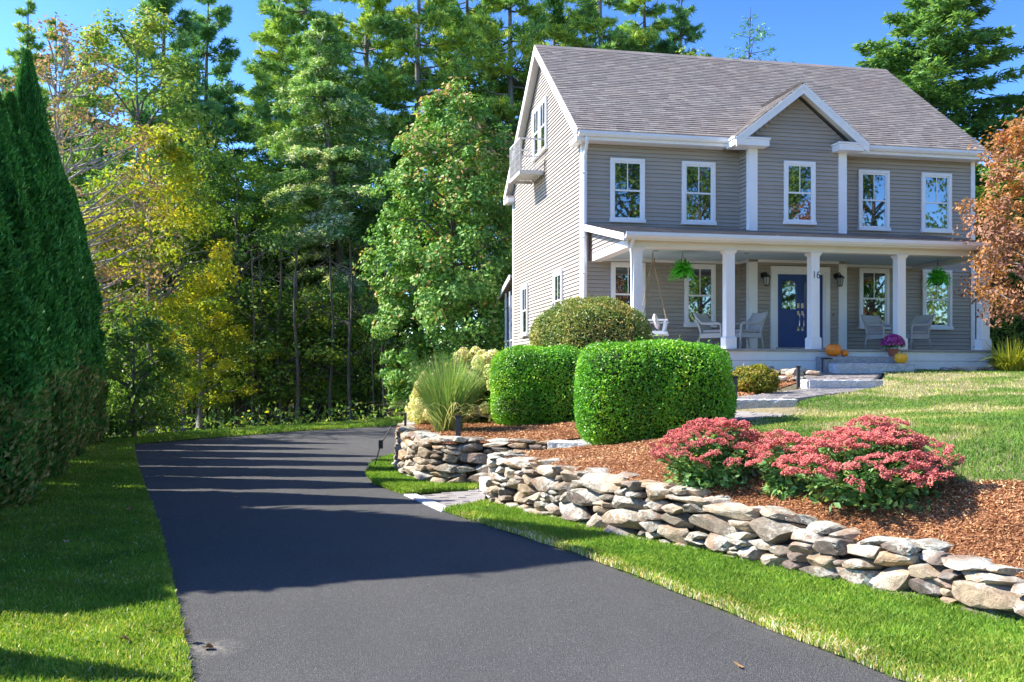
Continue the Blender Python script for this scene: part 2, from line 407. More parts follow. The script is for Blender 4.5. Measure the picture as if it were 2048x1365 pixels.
UPPER = [(-1.5, 26), (-1.95, 21), (-2.12, 19), (-2.05, 17), (-1.88, 15.5), (-1.63, 14.6), (-1.3, 13.75), (-.9, 13.45), (-.45, 13.4), (.5, 13.1), (.45, 12.2), (-.22, 12.0), (-.2, 11.85),
         (1.2, 9.3), (1.45, 9.0), (1.93, 8.25), (2.4, 7.5), (3.0, 6.6), (3.3, 6.05), (4.1, 4.9), (5.6, 2.6), (40, 2), (40, 60), (-1.2, 60), (-1.3, 33)]

def z_ground(x, y):
    edge = np.interp(x, [-12, -10, -8.9, -7.2, -5, -3.6, -2.6, 0], [21, 22.6, 25.2, 28.2, 31.7, 35.5, 37, 40]); return -.03 - np.clip((y - edge) * .062, 0, .8) * (x < 2)
gx = np.concatenate([[-500, -200, -90], np.arange(-60, 12, 1.0), [30, 90, 200, 500]]); gy = np.concatenate([[-300, -60, 0], np.arange(14, 62, 1.0), [80, 140, 300, 600]])
GX, GY = np.meshgrid(gx, gy); b = MB(); i = np.arange(len(gy) - 1)[:, None] * len(gx) + np.arange(len(gx) - 1)[None]
b.add(np.column_stack([GX.ravel(), GY.ravel(), z_ground(GX.ravel(), GY.ravel())]), np.stack([i, i + 1, i + 1 + len(gx), i + len(gx)], -1).reshape(-1, 4))
tag(b.build('ground', M['forest'], smooth=True, fix=False), kind='structure')
_dc = np.array(DRIVE); DRIVE_W = [(x + (-.25 if i in range(0, 6) else (.22 if i >= 16 else 0)), y - (.02 if i >= 16 else 0)) for i, (x, y) in enumerate(DRIVE)]
sheet('driveway', DRIVE_W, .25, flat(0.0), M['asphalt'])
def z_left(x, y): return .018 + .012 * np.sin(x * 3.1) * np.sin(y * 2.3) + .10 * np.clip((-(x + .4 * y) - .2) / 5, 0, 1)
sheet('lawn', LEFTL, .15, z_left, M['lawn'], skirt=True)
def z_strip(x, y): return .022 + .01 * np.sin(x * 5) * np.sin(y * 4)
sheet('lawn', STRIP, .06, z_strip, M['lawn'], skirt=True)
sheet('lawn', CRES, .06, z_strip, M['lawn'], skirt=True)
sheet('lawn', FARL, .3, z_strip, M['lawn'], skirt=True)
WALKQ = [[(.6, 12.9), (1.4, 12.1), (4.1, 13.3), (3.0, 14.5)], [(3.1, 14.2), (4.25, 14.3), (7.4, 18.9), (5.7, 19.0)], [(5.7, 18.8), (7.35, 18.9), (8.65, 22.2), (6.65, 21.9)]]
def z_terrain(x, y):
    z = ZT(x, y)
    for q in WALKQ: z = np.where(inpoly(np.asarray(x), np.asarray(y), q), z - .13, z)
    return z
sheet('terrain', UPPER, .16, z_terrain, M['drylawn'])
def z_bed(x, y):
    s, d = snap(np.column_stack([x, y]), BED); return ZT(x, y) + .014 + np.minimum(d, .3) * .07 + .008 * np.sin(x * 9) * np.sin(y * 8)
def z_bed2(x, y):
    s, d = snap(np.column_stack([x, y]), BED2); return ZT(x, y) + .014 + np.minimum(d, .3) * .06 + .008 * np.sin(x * 9) * np.sin(y * 8)
sheet('mulch_bed', BED, .07, z_bed, M['mulch'])
sheet('mulch_bed', BED2, .09, z_bed2, M['mulch'])

# ------------------------------------------------------------------ stone walls
import bmesh
def stone_meshes(n, seed, boxy=(4.0, 9.0)):
    r = np.random.default_rng(seed); out = []
    bm = bmesh.new(); bmesh.ops.create_icosphere(bm, subdivisions=3, radius=1); 
    V = np.array([v.co[:] for v in bm.verts]); F = np.array([[v.index for v in f.verts] for f in bm.faces]); bm.free()
    for k in range(n):
        e = r.uniform(*boxy); q = V / (np.abs(V) ** e).sum(1, keepdims=True) ** (1 / e) * .5
        for _ in range(r.integers(12, 19)):
            nn = r.normal(size=3) * (1, .8, 1); nn /= np.linalg.norm(nn); sup = (q @ nn).max(); d = sup * r.uniform(.58, .9)
            h = q @ nn; q = q - np.outer(np.maximum(h - d, 0) * .985, nn)
        ph = r.uniform(0, 6, 6)
        q = q + .008 * np.column_stack([np.sin(q[:, 1] * 9 + ph[0]) * np.sin(q[:, 2] * 8 + ph[1]), np.sin(q[:, 0] * 8 + ph[2]) * np.sin(q[:, 2] * 10 + ph[3]), np.sin(q[:, 0] * 9 + ph[4]) * np.sin(q[:, 1] * 7 + ph[5])])
        q += r.normal(size=q.shape) * .0012
        ext = q.max(0) - q.min(0); q = (q - (q.max(0) + q.min(0)) / 2) / ext
        b = MB(); b.add(q, F); out.append(b.mesh('stone', M['stone'], smooth=False))
    return out
STONES = stone_meshes(26, 5)

def pack(L, H, r, wmin, wmax, hmax):
    ds = .02; n = int(L / ds); s = (np.arange(n) + .5) * ds; Hs = np.array([H(x) for x in s]); top = np.zeros(n) - .05; out = []
    for _ in range(1200):
        gap = Hs - top; ok = gap > .055
        if not ok.any(): break
        lev = np.where(ok, top + r.normal(0, .012, n), 9)
        i = int(np.argmin(lev)); lo = hi = i
        while lo > 0 and abs(top[lo - 1] - top[i]) < .035 and i - lo < wmax / ds: lo -= 1
        while hi < n - 1 and abs(top[hi + 1] - top[i]) < .035 and hi - i < wmax / ds: hi += 1
        plat = (hi - lo + 1) * ds
        w = float(np.clip(r.lognormal(math.log(.29), .40), wmin, wmax))
        if plat < w * 1.35: w = max(plat + r.uniform(0, .03), .07)
        k = max(3, int(w / ds)); st = lo if (r.random() < .5) else max(0, hi - k + 1)
        en = min(n, st + k); seg = top[st:en]; base = float(np.percentile(seg, 55))
        h = float(np.clip(w * r.uniform(.24, .47), .05, hmax)); room = float(Hs[st:en].min()) - base
        if room < .05: top[st:en] = Hs[st:en] + .01; continue
        if h > room - .04: h = room + r.uniform(-.03, .02)
        h = max(h, .05); top[st:en] = base + h
        out.append(((st + en) / 2 * ds, (en - st) * ds, base, h))
    return out

def stone_wall(line, heights, label, seed, wmin=.13, wmax=.55, hmax=.19, depth=.30, capw=0):
    r = np.random.default_rng(seed); p = np.array(line, float); seg = np.linalg.norm(np.diff(p, axis=0), axis=1); cs = np.concatenate([[0], np.cumsum(seg)]); L = cs[-1]
    hs = np.array(heights, float)
    def at(s):
        i = int(np.clip(np.searchsorted(cs, s) - 1, 0, len(seg) - 1)); t = (s - cs[i]) / seg[i]; q = p[i] + (p[i + 1] - p[i]) * t
        d0 = (p[i + 1] - p[i]) / seg[i]
        if t < .5 and i > 0: d1 = (p[i] - p[i - 1]) / seg[i - 1]; w = .5 - t; d0 = d0 * (1 - w) + d1 * w
        elif t >= .5 and i < len(seg) - 1: d1 = (p[i + 2] - p[i + 1]) / seg[i + 1]; w = t - .5; d0 = d0 * (1 - w) + d1 * w
        d0 /= np.linalg.norm(d0); return q, d0
    H = lambda s: float(np.interp(s, cs, hs)) + .018 * math.sin(s * 5.1 + seed) + .012 * math.sin(s * 13 + seed)
    root = empty('stone_wall', (float(p[len(p) // 2][0]), float(p[len(p) // 2][1]), 0), 0, label, 'stone wall')
    ox, oy = root.location.x, root.location.y
    # rough dark backfill behind the stones
    ss = np.arange(0, L, .2); bk = MB(); fr = []; bb = []
    for s in ss:
        q, d = at(s); nn = np.array([d[1], -d[0]]); a = q - nn * .13; c = q - nn * .42; h = H(s) - .06
        fr += [(a[0] - ox, a[1] - oy, -.06), (a[0] - ox - nn[0] * .04, a[1] - oy - nn[1] * .04, h), (c[0] - ox, c[1] - oy, h), (c[0] - ox, c[1] - oy, -.06)]
    k = len(ss); idx = np.arange(k - 1)[:, None] * 4
    bk.add(fr, np.concatenate([idx + np.array([[j, (j + 1) % 4, 4 + (j + 1) % 4, 4 + j]]) for j in range(4)]))
    bk.build('backfill', M['earth'], root, fix=False)
    for (s, w, base, h) in pack(L, H, r, wmin, wmax, hmax):
        q, d = at(s); nn = np.array([d[1], -d[0]]); zc = base + h / 2
        dep = depth * r.uniform(.85, 1.1) if w > .13 else .2
        off = .03 - dep / 2 - .10 * zc + r.normal(0, .014) - (.03 if w < .13 else 0)
        c = q + nn * off
        o = link('stone', STONES[r.integers(len(STONES))], root, (c[0] - ox, c[1] - oy, zc))
        o.scale = (w * 1.12, dep, h * 1.18)
        yaw = math.atan2(d[1], d[0]) + (math.pi if r.random() < .5 else 0) + r.normal(0, .06)
        o.rotation_euler = (math.pi if r.random() < .5 else r.normal(0, .05), r.normal(0, .05), yaw)
    # capping stones lying back over the top
    s = .1
    while s < L - .1:
        w = r.uniform(.2, .42); q, d = at(min(s + w / 2, L)); nn = np.array([d[1], -d[0]]); hh = r.uniform(.06, .095)
        c = q - nn * r.uniform(.22, .32)
        o = link('stone', STONES[r.integers(len(STONES))], root, (c[0] - ox, c[1] - oy, H(s + w / 2) - .035)); o.scale = (w * 1.05, r.uniform(.26, .4), hh)
        o.rotation_euler = (r.normal(0, .07), r.normal(0, .06), math.atan2(d[1], d[0]) + r.normal(0, .15)); s += w
    return root

stone_wall([(.62, 12.35), (.1, 12.15), (-.22, 11.98), (-.33, 11.8), (-.05, 11.3), (1.08, 9.16), (1.33, 8.89), (1.80, 8.16), (2.26, 7.39), (2.85, 6.55), (3.13, 5.97), (3.9, 4.75), (4.6, 3.6)],
           [.64, .63, .62, .62, .61, .58, .55, .49, .43, .375, .345, .32, .32], 'long low dry stone wall of lichened fieldstones beside the driveway grass strip', 3, wmin=.12, wmax=.46, hmax=.165)
stone_wall([(-1.4, 24), (-1.9, 21), (-2.12, 19), (-2.06, 17), (-1.92, 15.6), (-1.69, 14.6), (-1.34, 13.72), (-.94, 13.38), (-.45, 13.3), (.0, 13.12), (.45, 12.98)],
           [.7, .72, .72, .72, .72, .71, .70, .70, .70, .68, .68], 'curved dry stone wall holding the bed of ornamental grass', 8, wmin=.10, wmax=.42, hmax=.15)

# ------------------------------------------------------------------ walkway of pavers and granite steps
walk = empty('walkway', (0, 0, 0)); walk['kind'] = 'structure'
PAV = []
def _pv():
    for k in range(4):
        b = MB(); b.box(-.5, .5, -.5, .5, -1, 0); me = b.mesh('paver', M['paver'], fix=True); PAV.append(me)
_pv()
PAVER_N = [0]
def pave(quad, z0, z1, du=.24, dv=.125, base=True, lim=300):
    """quad: near-left, near-right, far-right, far-left; heights z0 at the near edge and z1 at the far edge"""
    q = [np.array(v, float) for v in quad]
    lw = (np.linalg.norm(q[1] - q[0]) + np.linalg.norm(q[2] - q[3])) / 2; ll = (np.linalg.norm(q[3] - q[0]) + np.linalg.norm(q[2] - q[1])) / 2
    nu = max(2, round(lw / du)); nv = max(2, round(ll / dv))
    P = lambda u, v: (q[0] * (1 - u) + q[1] * u) * (1 - v) + (q[3] * (1 - u) + q[2] * u) * v
    b = MB(); b.hexa([(*q[0], z0 - .25), (*q[1], z0 - .25), (*q[2], z1 - .25), (*q[3], z1 - .25), (*q[0], z0 - .008), (*q[1], z0 - .008), (*q[2], z1 - .008), (*q[3], z1 - .008)])
    b.build('bedding', M['joint'], walk)
    rest = MB()
    for j in range(nv):
        off = .5 * (j % 2)
        for i in range(nu + (j % 2)):
            u0 = max(0, (i - off) / nu); u1 = min(1, (i + 1 - off) / nu)
            if u1 - u0 < .02: continue
            uc, vc = (u0 + u1) / 2, (j + .5) / nv; c = P(uc, vc)
            ex = P(u1, vc) - P(u0, vc); ey = P(uc, (j + 1) / nv) - P(uc, j / nv); z = z0 + (z1 - z0) * vc + rng.normal(0, .003)
            w = np.linalg.norm(ex) - .012; d = np.linalg.norm(ey) - .012; yaw = math.atan2(ex[1], ex[0]) + rng.normal(0, .012)
            if PAVER_N[0] < lim:
                o = link('paver', PAV[0], walk, (c[0], c[1], z + .004)); o.scale = (w, d, .05)
                o.rotation_euler = (math.atan2(z1 - z0, ll), rng.normal(0, .01), yaw); PAVER_N[0] += 1
            else:
                cs, sn = math.cos(yaw), math.sin(yaw); pts = []
                for zz in (-.05, .004):
                    for sx, sy in ((-1, -1), (1, -1), (1, 1), (-1, 1)): 
                        x, y = sx * w / 2, sy * d / 2; pts.append((c[0] + x * cs - y * sn, c[1] + x * sn + y * cs, z + zz + (sy * d / 2) * (z1 - z0) / ll))
                rest.hexa(pts)
    if rest.n: tag(rest.build('paver_field', M['paver'], walk, fix=False), kind='stuff')

def granite_step(c, w, d, z0, z1, rz, label, m='granite'):
    b = MB(); nx, nz = 22, 4
    b.box(-w / 2, w / 2, -d / 2, d / 2, 0, z1 - z0)
    o = b.build('granite_step', M[m], None, (c[0], c[1], z0), rz)
    md = o.modifiers.new('bevel', 'BEVEL'); md.width = .012; md.segments = 2
    sb = o.modifiers.new('subdiv', 'SUBSURF'); sb.subdivision_type = 'SIMPLE'; sb.levels = sb.render_levels = 4
    tx = bpy.data.textures.new('granite_chip', 'CLOUDS'); tx.noise_scale = .07
    dp = o.modifiers.new('chip', 'DISPLACE'); dp.texture = tx; dp.strength = .038; dp.mid_level = .55
    return tag(o, label, 'step', 'granite steps of the front walk')

pave([(-1.28, 12.42), (-.72, 11.28), (-.36, 11.9), (-.36, 13.2)], .012, .02, .2, .115)
b = MB()
for k in range(3):
    f0, f1 = k / 3 + .006, (k + 1) / 3 - .006; a = np.array((-1.43, 12.62)); c = np.array((-.81, 11.07)); nn = np.array((.15, .06))
    p0, p1 = a + (c - a) * f0, a + (c - a) * f1
    b = MB(); b.hexa([(*p0, -.1), (*p1, -.1), (*(p1 + nn), -.1), (*(p0 + nn), -.1), (*p0, .02), (*p1, .02), (*(p1 + nn), .022), (*(p0 + nn), .022)]); b.build('kerb_stone', M['granite'], walk, bevel=.006)
granite_step((-.14, 12.58), 1.25, .42, 0, .19, R(-80), 'lowest granite step between the two stone walls')
granite_step((.14, 12.62), 1.1, .42, .05, .36, R(-78), 'second granite step up between the two stone walls')
granite_step((.46, 12.66), 1.0, .5, .2, .53, R(-74), 'third granite step up between the two stone walls')
granite_step((.98, 12.72), .95, .42, .4, .70, R(-18), 'pale granite step at the left edge of the trimmed square boxwood')
pave([(.85, 12.85), (1.35, 12.25), (3.95, 13.35), (3.1, 14.4)], .70, 1.04, .24, .13)
granite_step((3.72, 14.5), 1.08, .42, .98, 1.215, R(6), 'rough granite step beside the tall square boxwood and pink flowers')
pave([(3.2, 14.62), (4.24, 14.72), (7.3, 18.95), (5.78, 18.7)], 1.215, 1.31, .27, .15)
granite_step((6.53, 19.0), 1.56, .42, 1.24, 1.475, R(9), 'rough granite step halfway up the walk by the lawn')
pave([(5.78, 19.15), (7.3, 19.4), (8.55, 22.1), (6.75, 21.7)], 1.475, 1.655, .27, .15)
granite_step(W(5.68, 3.68)[:2], 1.9, .42, 1.6, 1.828, HROT, 'lower granite step at the porch with a pumpkin on it')
granite_step(W(5.60, 3.25)[:2], 1.85, .46, 1.6, 1.992, HROT, 'upper granite step against the porch deck under flower pot', 'granite_dark')

# ------------------------------------------------------------------ house
house = empty('house', W(0, 0, 0), HROT, 'two storey taupe clapboard house with a white columned front porch', 'house')
HW, HD = 11.08, 8.52
def P(name, mb, m, parent=None, bevel=0, smooth=False): return mb.build(name, M[m] if isinstance(m, str) else m, parent or house, bevel=bevel, smooth=smooth)
RS = .772                                                   # roof slope
def roof_z(y): return 7.53 + (y + .42) * RS                 # underside line of the front slope, local y
RIDGE_Y = 4.26; RIDGE_Z = roof_z(RIDGE_Y)
# wall bodies
b = MB(); b.prism([(0, .6), (0, 7.6), (RIDGE_Y, RIDGE_Z - .09), (HD, 7.6), (HD, .6)], 'x', 0, HW); wall_main = P('wall', b, 'siding')
b = MB(); b.prism([(4.22, 1.0), (4.22, 7.62), (5.55, 8.67), (6.88, 7.62), (6.88, 1.0)], 'y', -.57, 1.6); wall_bay = P('entry_bay', b, 'siding')

# clapboards: one shared profile, each board an object
b = MB(); b.prism([(.004, 0), (-.022, 0), (-.022, .05), (-.006, .84), (.004, .84)], 'x', 0, 1); CLAP = b.mesh('clapboard', M['siding'], fix=True)
def clap(parent, x, y, z, ln, yaw=0.0, h=.1015):
    return link('clapboard', CLAP, parent, (x, y, z), (0, 0, yaw), (ln, 1.5, h))
def courses(parent, x, y, ln, z0, z1, yaw=0.0):
    z = z0
    while z < z1 - .03: clap(parent, x, y, z, ln, yaw, min(.1015, z1 - z)); z += .1
courses(wall_main, .1, 0, 4.12, 5.2, 7.36); courses(wall_main, 6.88, 0, 4.1, 5.2, 7.36)
courses(wall_main, .1, 0, 4.12, 2.17, 4.47); courses(wall_main, 6.88, 0, 4.1, 1.67, 4.47)
courses(wall_bay, 4.42, -.57, 2.26, 5.2, 7.36); courses(wall_bay, 4.42, -.57, 2.26, 2.17, 4.47)
z = 7.36
while z < 8.6:
    hw = min(1.16, (8.67 - z - .06) / .79 - .02); clap(wall_bay, 5.55 - hw, -.57, z, 2 * hw, 0, .1015); z += .1
courses(wall_bay, 4.22, -.0, .50, 5.2, 7.3, -math.pi / 2); courses(wall_bay, 4.22, 0, .50, 2.17, 4.47, -math.pi / 2)
# gable end (faces the driveway): boards run back along local +y, facing -x
z = 1.55
while z < RIDGE_Z - .35:
    if z < 7.5: y0, y1 = .1, HD - .1
    else:
        k = (RIDGE_Z - .14 - z - .1) / RS; y0, y1 = RIDGE_Y - k, RIDGE_Y + k
    if y1 - y0 > .2: link('clapboard', CLAP, wall_main, (0, y1, z), (0, 0, -math.pi / 2), (y1 - y0, 1.5, .1015))
    z += .1
# corner boards
def board(name, x0, x1, y0, y1, z0, z1, m='white', bevel=.004, parent=None):
    b = MB(); b.box(x0, x1, y0, y1, z0, z1); return P(name, b, m, parent, bevel)
board('corner_board', -.042, .10, -.042, .0, 1.5, 7.42); board('corner_board', -.0422, -.001, .0, .12, 1.5, 7.42)
board('corner_board', -.042, -.001, HD - .12, HD + .02, 1.5, 7.42)
board('corner_board', HW - .1, HW + .026, -.042, 0, 1.5, 7.42); board('corner_board', HW + .001, HW + .026, 0, .12, 1.5, 7.42)
for x0, x1 in ((4.19, 4.42), (6.68, 6.91)):
    board('corner_board', x0, x1, -.614, -.565, 5.2, 7.34); board('corner_board', x0, x1, -.614, -.565, 2.165, 4.44)
board('corner_board', 4.18, 4.222, -.564, -.46, 5.2, 7.34); board('corner_board', 4.18, 4.222, -.564, -.46, 2.165, 4.44)
board('inside_corner_strip', 4.17, 4.22, -.03, 0, 5.2, 7.3, 'siding'); board('inside_corner_strip', 4.17, 4.22, -.03, 0, 2.165, 4.44, 'siding')

# main roof
x0, x1 = -.25, HW + .12; TH = .10
b = MB(); yb = HD + .42
b.prism([(-.42, roof_z(-.42)), (RIDGE_Y, RIDGE_Z), (yb, roof_z(-.42)), (yb, roof_z(-.42) + TH), (RIDGE_Y, RIDGE_Z + TH), (-.42, roof_z(-.42) + TH)], 'x', x0, x1)
roof = P('roof', b, 'shingle')
nrm = Vector((0, -RS, 1)).normalized(); slope = math.atan(RS); SL = math.hypot(RIDGE_Y + .42, RS * (RIDGE_Y + .42))
def shingle_rows(parent, xa, xb, y_eave, z_eave, slope, length, lim, row=.13, tab=.26, clip=None, field='shingle_field'):
    """courses of tabs laid up a slope that rises with local +y"""
    b = MB(); b.add([(-.5, 0, .012), (.5, 0, .012), (.5, 1.15, -.004), (-.5, 1.15, -.004), (-.5, 0, -.004), (.5, 0, -.004)], [[0, 1, 2, 3], [4, 5, 1, 0]], [[4, 0, 3], [5, 2, 1]])
    one = b.mesh('shingle', M['shingle']); rest = MB(); rest.T = []; cs, sn = math.cos(slope), math.sin(slope); cnt = 0
    for j in range(int(length / row)):
        x = xa + random.uniform(0, tab) - tab
        while x < xb:
            w = tab * random.uniform(.55, 1.25); a, e = max(x, xa), min(x + w, xb); x += w
            if e - a < .03: continue
            d = j * row + random.uniform(-.003, .003); y, z = y_eave + d * cs, z_eave + d * sn
            if clip and clip((a + e) / 2, y, z): continue
            if cnt < lim:
                link('shingle', one, parent, (((a + e) / 2), y, z), (slope, 0, 0), (e - a - .004, row, random.uniform(.8, 1.5))); cnt += 1
            else:
                hh = random.uniform(.009, .016); p = []
                for (u, v, k) in ((a, 0, hh), (e - .004, 0, hh), (e - .004, row * 1.15, -.004), (a, row * 1.15, -.004), (a, 0, -.004), (e - .004, 0, -.004)):
                    p.append((u, y + v * cs - k * sn, z + v * sn + k * cs))
                t = random.random(); rest.add(p, [[0, 1, 2, 3], [4, 5, 1, 0]]); rest.T.append([t, t])
    if rest.n: tag(rest.build(field, M['shingle'], parent, fix=False), kind='stuff')
BAYA, BAYZ = 5.5, 8.84                                       # bay gable apex
bay_clip = lambda x, y, z: z < BAYZ - .02 - abs(x - BAYA) * .80
shingle_rows(roof, x0, x1, -.45, roof_z(-.45) + TH + .004, slope, SL + .02, 300, clip=bay_clip)
b = MB()
xx = x0
while xx < x1 - .05:
    b = MB(); e = min(xx + .28, x1); b.prism([(RIDGE_Y - .15, RIDGE_Z + TH - .10), (RIDGE_Y, RIDGE_Z + TH + .022), (RIDGE_Y + .15, RIDGE_Z + TH - .10), (RIDGE_Y, RIDGE_Z + TH + .0)], 'x', xx, e - .004); P('ridge_cap', b, 'shingle', roof); xx += .28
# rakes of the gable end
for s in (-1, 1):
    q = lambda y: (RIDGE_Y - (y - RIDGE_Y)) if s > 0 else y
    for nm, xa, xb, up, dn, m in (('rake_board', x0 - .02, x0 + .005, .085, .19, 'white'), ('rake_soffit', x0 + .006, -.03, -.10, .13, 'balcony')):
        ya = -.42
        poly = [(q(ya), roof_z(ya) + up), (RIDGE_Y, RIDGE_Z + up), (RIDGE_Y, RIDGE_Z - dn), (q(ya), roof_z(ya) - dn)]
        b = MB(); b.prism(poly, 'x', xa, xb); P(nm, b, m, roof)
    b = MB(); b.prism([(q(-.42), roof_z(-.42) + .0), (RIDGE_Y, RIDGE_Z + .0), (RIDGE_Y, RIDGE_Z - .12), (q(-.42), roof_z(-.42) - .12)], 'x', HW + .1, HW + .135); P('rake_board', b, 'white', roof)
# eaves: soffit, fascia, gutter (broken by the bay), cornice returns on the gable end
for a, e in ((-.24, 3.72), (7.3, HW + .12)):
    board('soffit', a, e, -.40, -.002, 7.37, 7.40); board('fascia', a, e, -.43, -.401, 7.36, 7.56)
    b = MB(); b.prism([(-.435, 7.44), (-.50, 7.44), (-.545, 7.50), (-.545, 7.565), (-.535, 7.565), (-.53, 7.51), (-.435, 7.51)], 'x', a, e); P('gutter', b, 'metal')
board('fascia', -.24, HW, HD + .40, HD + .43, 7.36, 7.56); board('soffit', -.24, HW, HD, HD + .4, 7.37, 7.4)
for ya, yb_ in ((-.42, .34), (HD - .30, HD + .42)):
    b = MB(); b.box(-.26, -.028, ya, yb_, 7.345, 7.50); P('cornice_return', b, 'white', bevel=.006)
    b = MB(); b.prism([(ya - .02, 7.502), (yb_ + .02, 7.502), (yb_ - .0, 7.56), (ya + .02, 7.56)], 'x', -.275, -.03); P('cornice_return', b, 'shingle')
# bay gable roof
for s in (-1, 1):
    fx = lambda d: BAYA + s * d
    yy0, yy1 = -.95, 3.0; ex, ez = 1.82, 7.42
    # slope slab: from apex to eave, running back into the main roof
    b = MB(); A0 = (fx(0), BAYZ); E0 = (fx(ex), ez)
    b.prism([(A0[0], A0[1]), (E0[0], E0[1]), (E0[0], E0[1] + .08), (A0[0], A0[1] + .085)], 'y', yy0, 1.35 if True else yy1); rf = P('bay_roof', b, 'shingle')
    # shingle courses on it
    sl = math.atan2(BAYZ - ez, ex); Ln = math.hypot(ex, BAYZ - ez); rest = MB(); rest.T = []
    for j in range(int(Ln / .14) + 1):
        d = j * .14; zz = ez + .085 + d * math.sin(sl); yend = min(1.34, (zz - 7.53 - TH) / RS - .42 + .12); y = yy0 - .02 - random.uniform(0, .25)
        while y < yend:
            w = random.uniform(.18, .36); a, e = max(y, yy0 - .02), min(y + w, yend); y += w
            if e - a < .03: continue
            hh = random.uniform(.01, .016); p = []
            for (u, v, k) in ((a, 0, hh), (e - .004, 0, hh), (e - .004, .155, -.003), (a, .155, -.003), (a, 0, -.004), (e - .004, 0, -.004)):
                p.append((fx(ex - (d + v) * math.cos(sl) + k * math.sin(sl)), u, ez + .085 + (d + v) * math.sin(sl) + k * math.cos(sl)))
            t = random.random(); rest.add(p, [[0, 1, 2, 3], [4, 5, 1, 0]]); rest.T.append([t, t])
    tag(rest.build('shingle_field', M['shingle'], rf, fix=False), kind='stuff')
    for nm, ya, yb_, up, dn, m in (('rake_board', -.975, -.945, .07, .17, 'white'), ('rake_moulding', -.995, -.976, .07, .0, 'white'), ('rake_soffit', -.944, -.59, -.01, .03, 'bounce_cream'), ('frieze_board', -.605, -.572, -.05, .16, 'white')):
        b = MB(); b.prism([(fx(0), BAYZ + up), (fx(ex), ez + up), (fx(ex), ez - dn), (fx(0), BAYZ - dn)], 'y', ya, yb_)
        if m == 'white' and nm == 'frieze_board': continue
        P(nm, b, m, rf)
    # boxed cornice return
    xa, xb = (3.66, 4.58) if s < 0 else (6.50, 7.20)
    board('cornice_return', xa, xb, -.95, -.58, 7.30, 7.46, 'white', .006); board('cornice_return', xa - .03, xb + .03, -.98, -.58, 7.461, 7.505, 'white', .004)
    b = MB(); b.hexa([(xa - .03, -.98, 7.507), (xb + .03, -.98, 7.507), (xb + .03, -.58, 7.507), (xa - .03, -.58, 7.507), (xa + .06, -.9, 7.54), (xb - .06, -.9, 7.54), (xb - .08, -.575, 7.62), (xa + .08, -.575, 7.62)]); P('cornice_return', b, 'shingle')
    xs = (3.66, 4.22) if s < 0 else (6.88, 7.25)
    board('cornice_return', xs[0], xs[1], -.579, -.40, 7.302, 7.455)

# ---- windows: casing > sash, muntin, pane
def window(parent, w=.91, h=1.62):
    c = .085; b = MB(); f = -.062
    b.box(-w / 2, w / 2, f, -.004, h - c, h); b.box(-w / 2, -w / 2 + c, f, -.004, .09, h - c); b.box(w / 2 - c, w / 2, f, -.004, .09, h - c)
    fr = b.build('window', M['white'], parent, bevel=.005)
    b = MB(); b.box(-w / 2 - .02, w / 2 + .02, f - .03, -.004, 0, .088); b.build('sill', M['white'], fr, bevel=.005)
    iw = w / 2 - c; z0, z1 = .09, h - c; mid = z0 + (z1 - z0) * .5; s = .042
    for nm, a, e, y in (('sash', mid - .02, z1, -.043), ('sash', z0, mid + .02, -.031)):
        b = MB(); b.box(-iw, iw, y, y + .016, e - s, e); b.box(-iw, iw, y, y + .016, a, a + s); b.box(-iw, -iw + s, y, y + .016, a + s, e - s); b.box(iw - s, iw, y, y + .016, a + s, e - s)
        b.build(nm, M['white'], fr, bevel=.003)
    b = MB(); b.box(-.011, .011, -.042, -.028, mid - .02 + s, z1 - s); b.build('muntin', M['white'], fr)
    for a, e, y in ((mid + .02, z1 - s + .01, -.0305), (z0 + s - .01, mid - .02, -.0215)):
        b = MB(); b.box(-iw + .02, iw - .02, y, y + .004, a, e); b.build('pane', M['glass'], fr)
    return fr
win = window(house)
def put(wn, x, y, z, rz=0, scale=(1, 1, 1)): wn.location = (x, y, z); wn.rotation_euler = (0, 0, rz); wn.scale = scale
put(win, 1.155, -.022, 5.41)
for x, y, z, k in ((3.065, 0, 5.41, 1), (5.575, -.57, 5.41, .95), (8.035, 0, 5.41, 1), (9.91, 0, 5.41, 1), (1.17, 0, 2.79, 1), (3.1, 0, 2.79, .93), (8.04, 0, 2.79, .97), (9.93, 0, 2.79, .98)):
    put(dup(win), x, y - .022, z, 0, (k, 1, 1))
for y, z, k in ((2.30, 2.79, 1), (6.56, 2.79, .97), (4.06, 8.06, .97), (4.94, 8.06, .97)): put(dup(win), -.022, y, z, -math.pi / 2, (k, 1, .95 if z > 5 else 1))

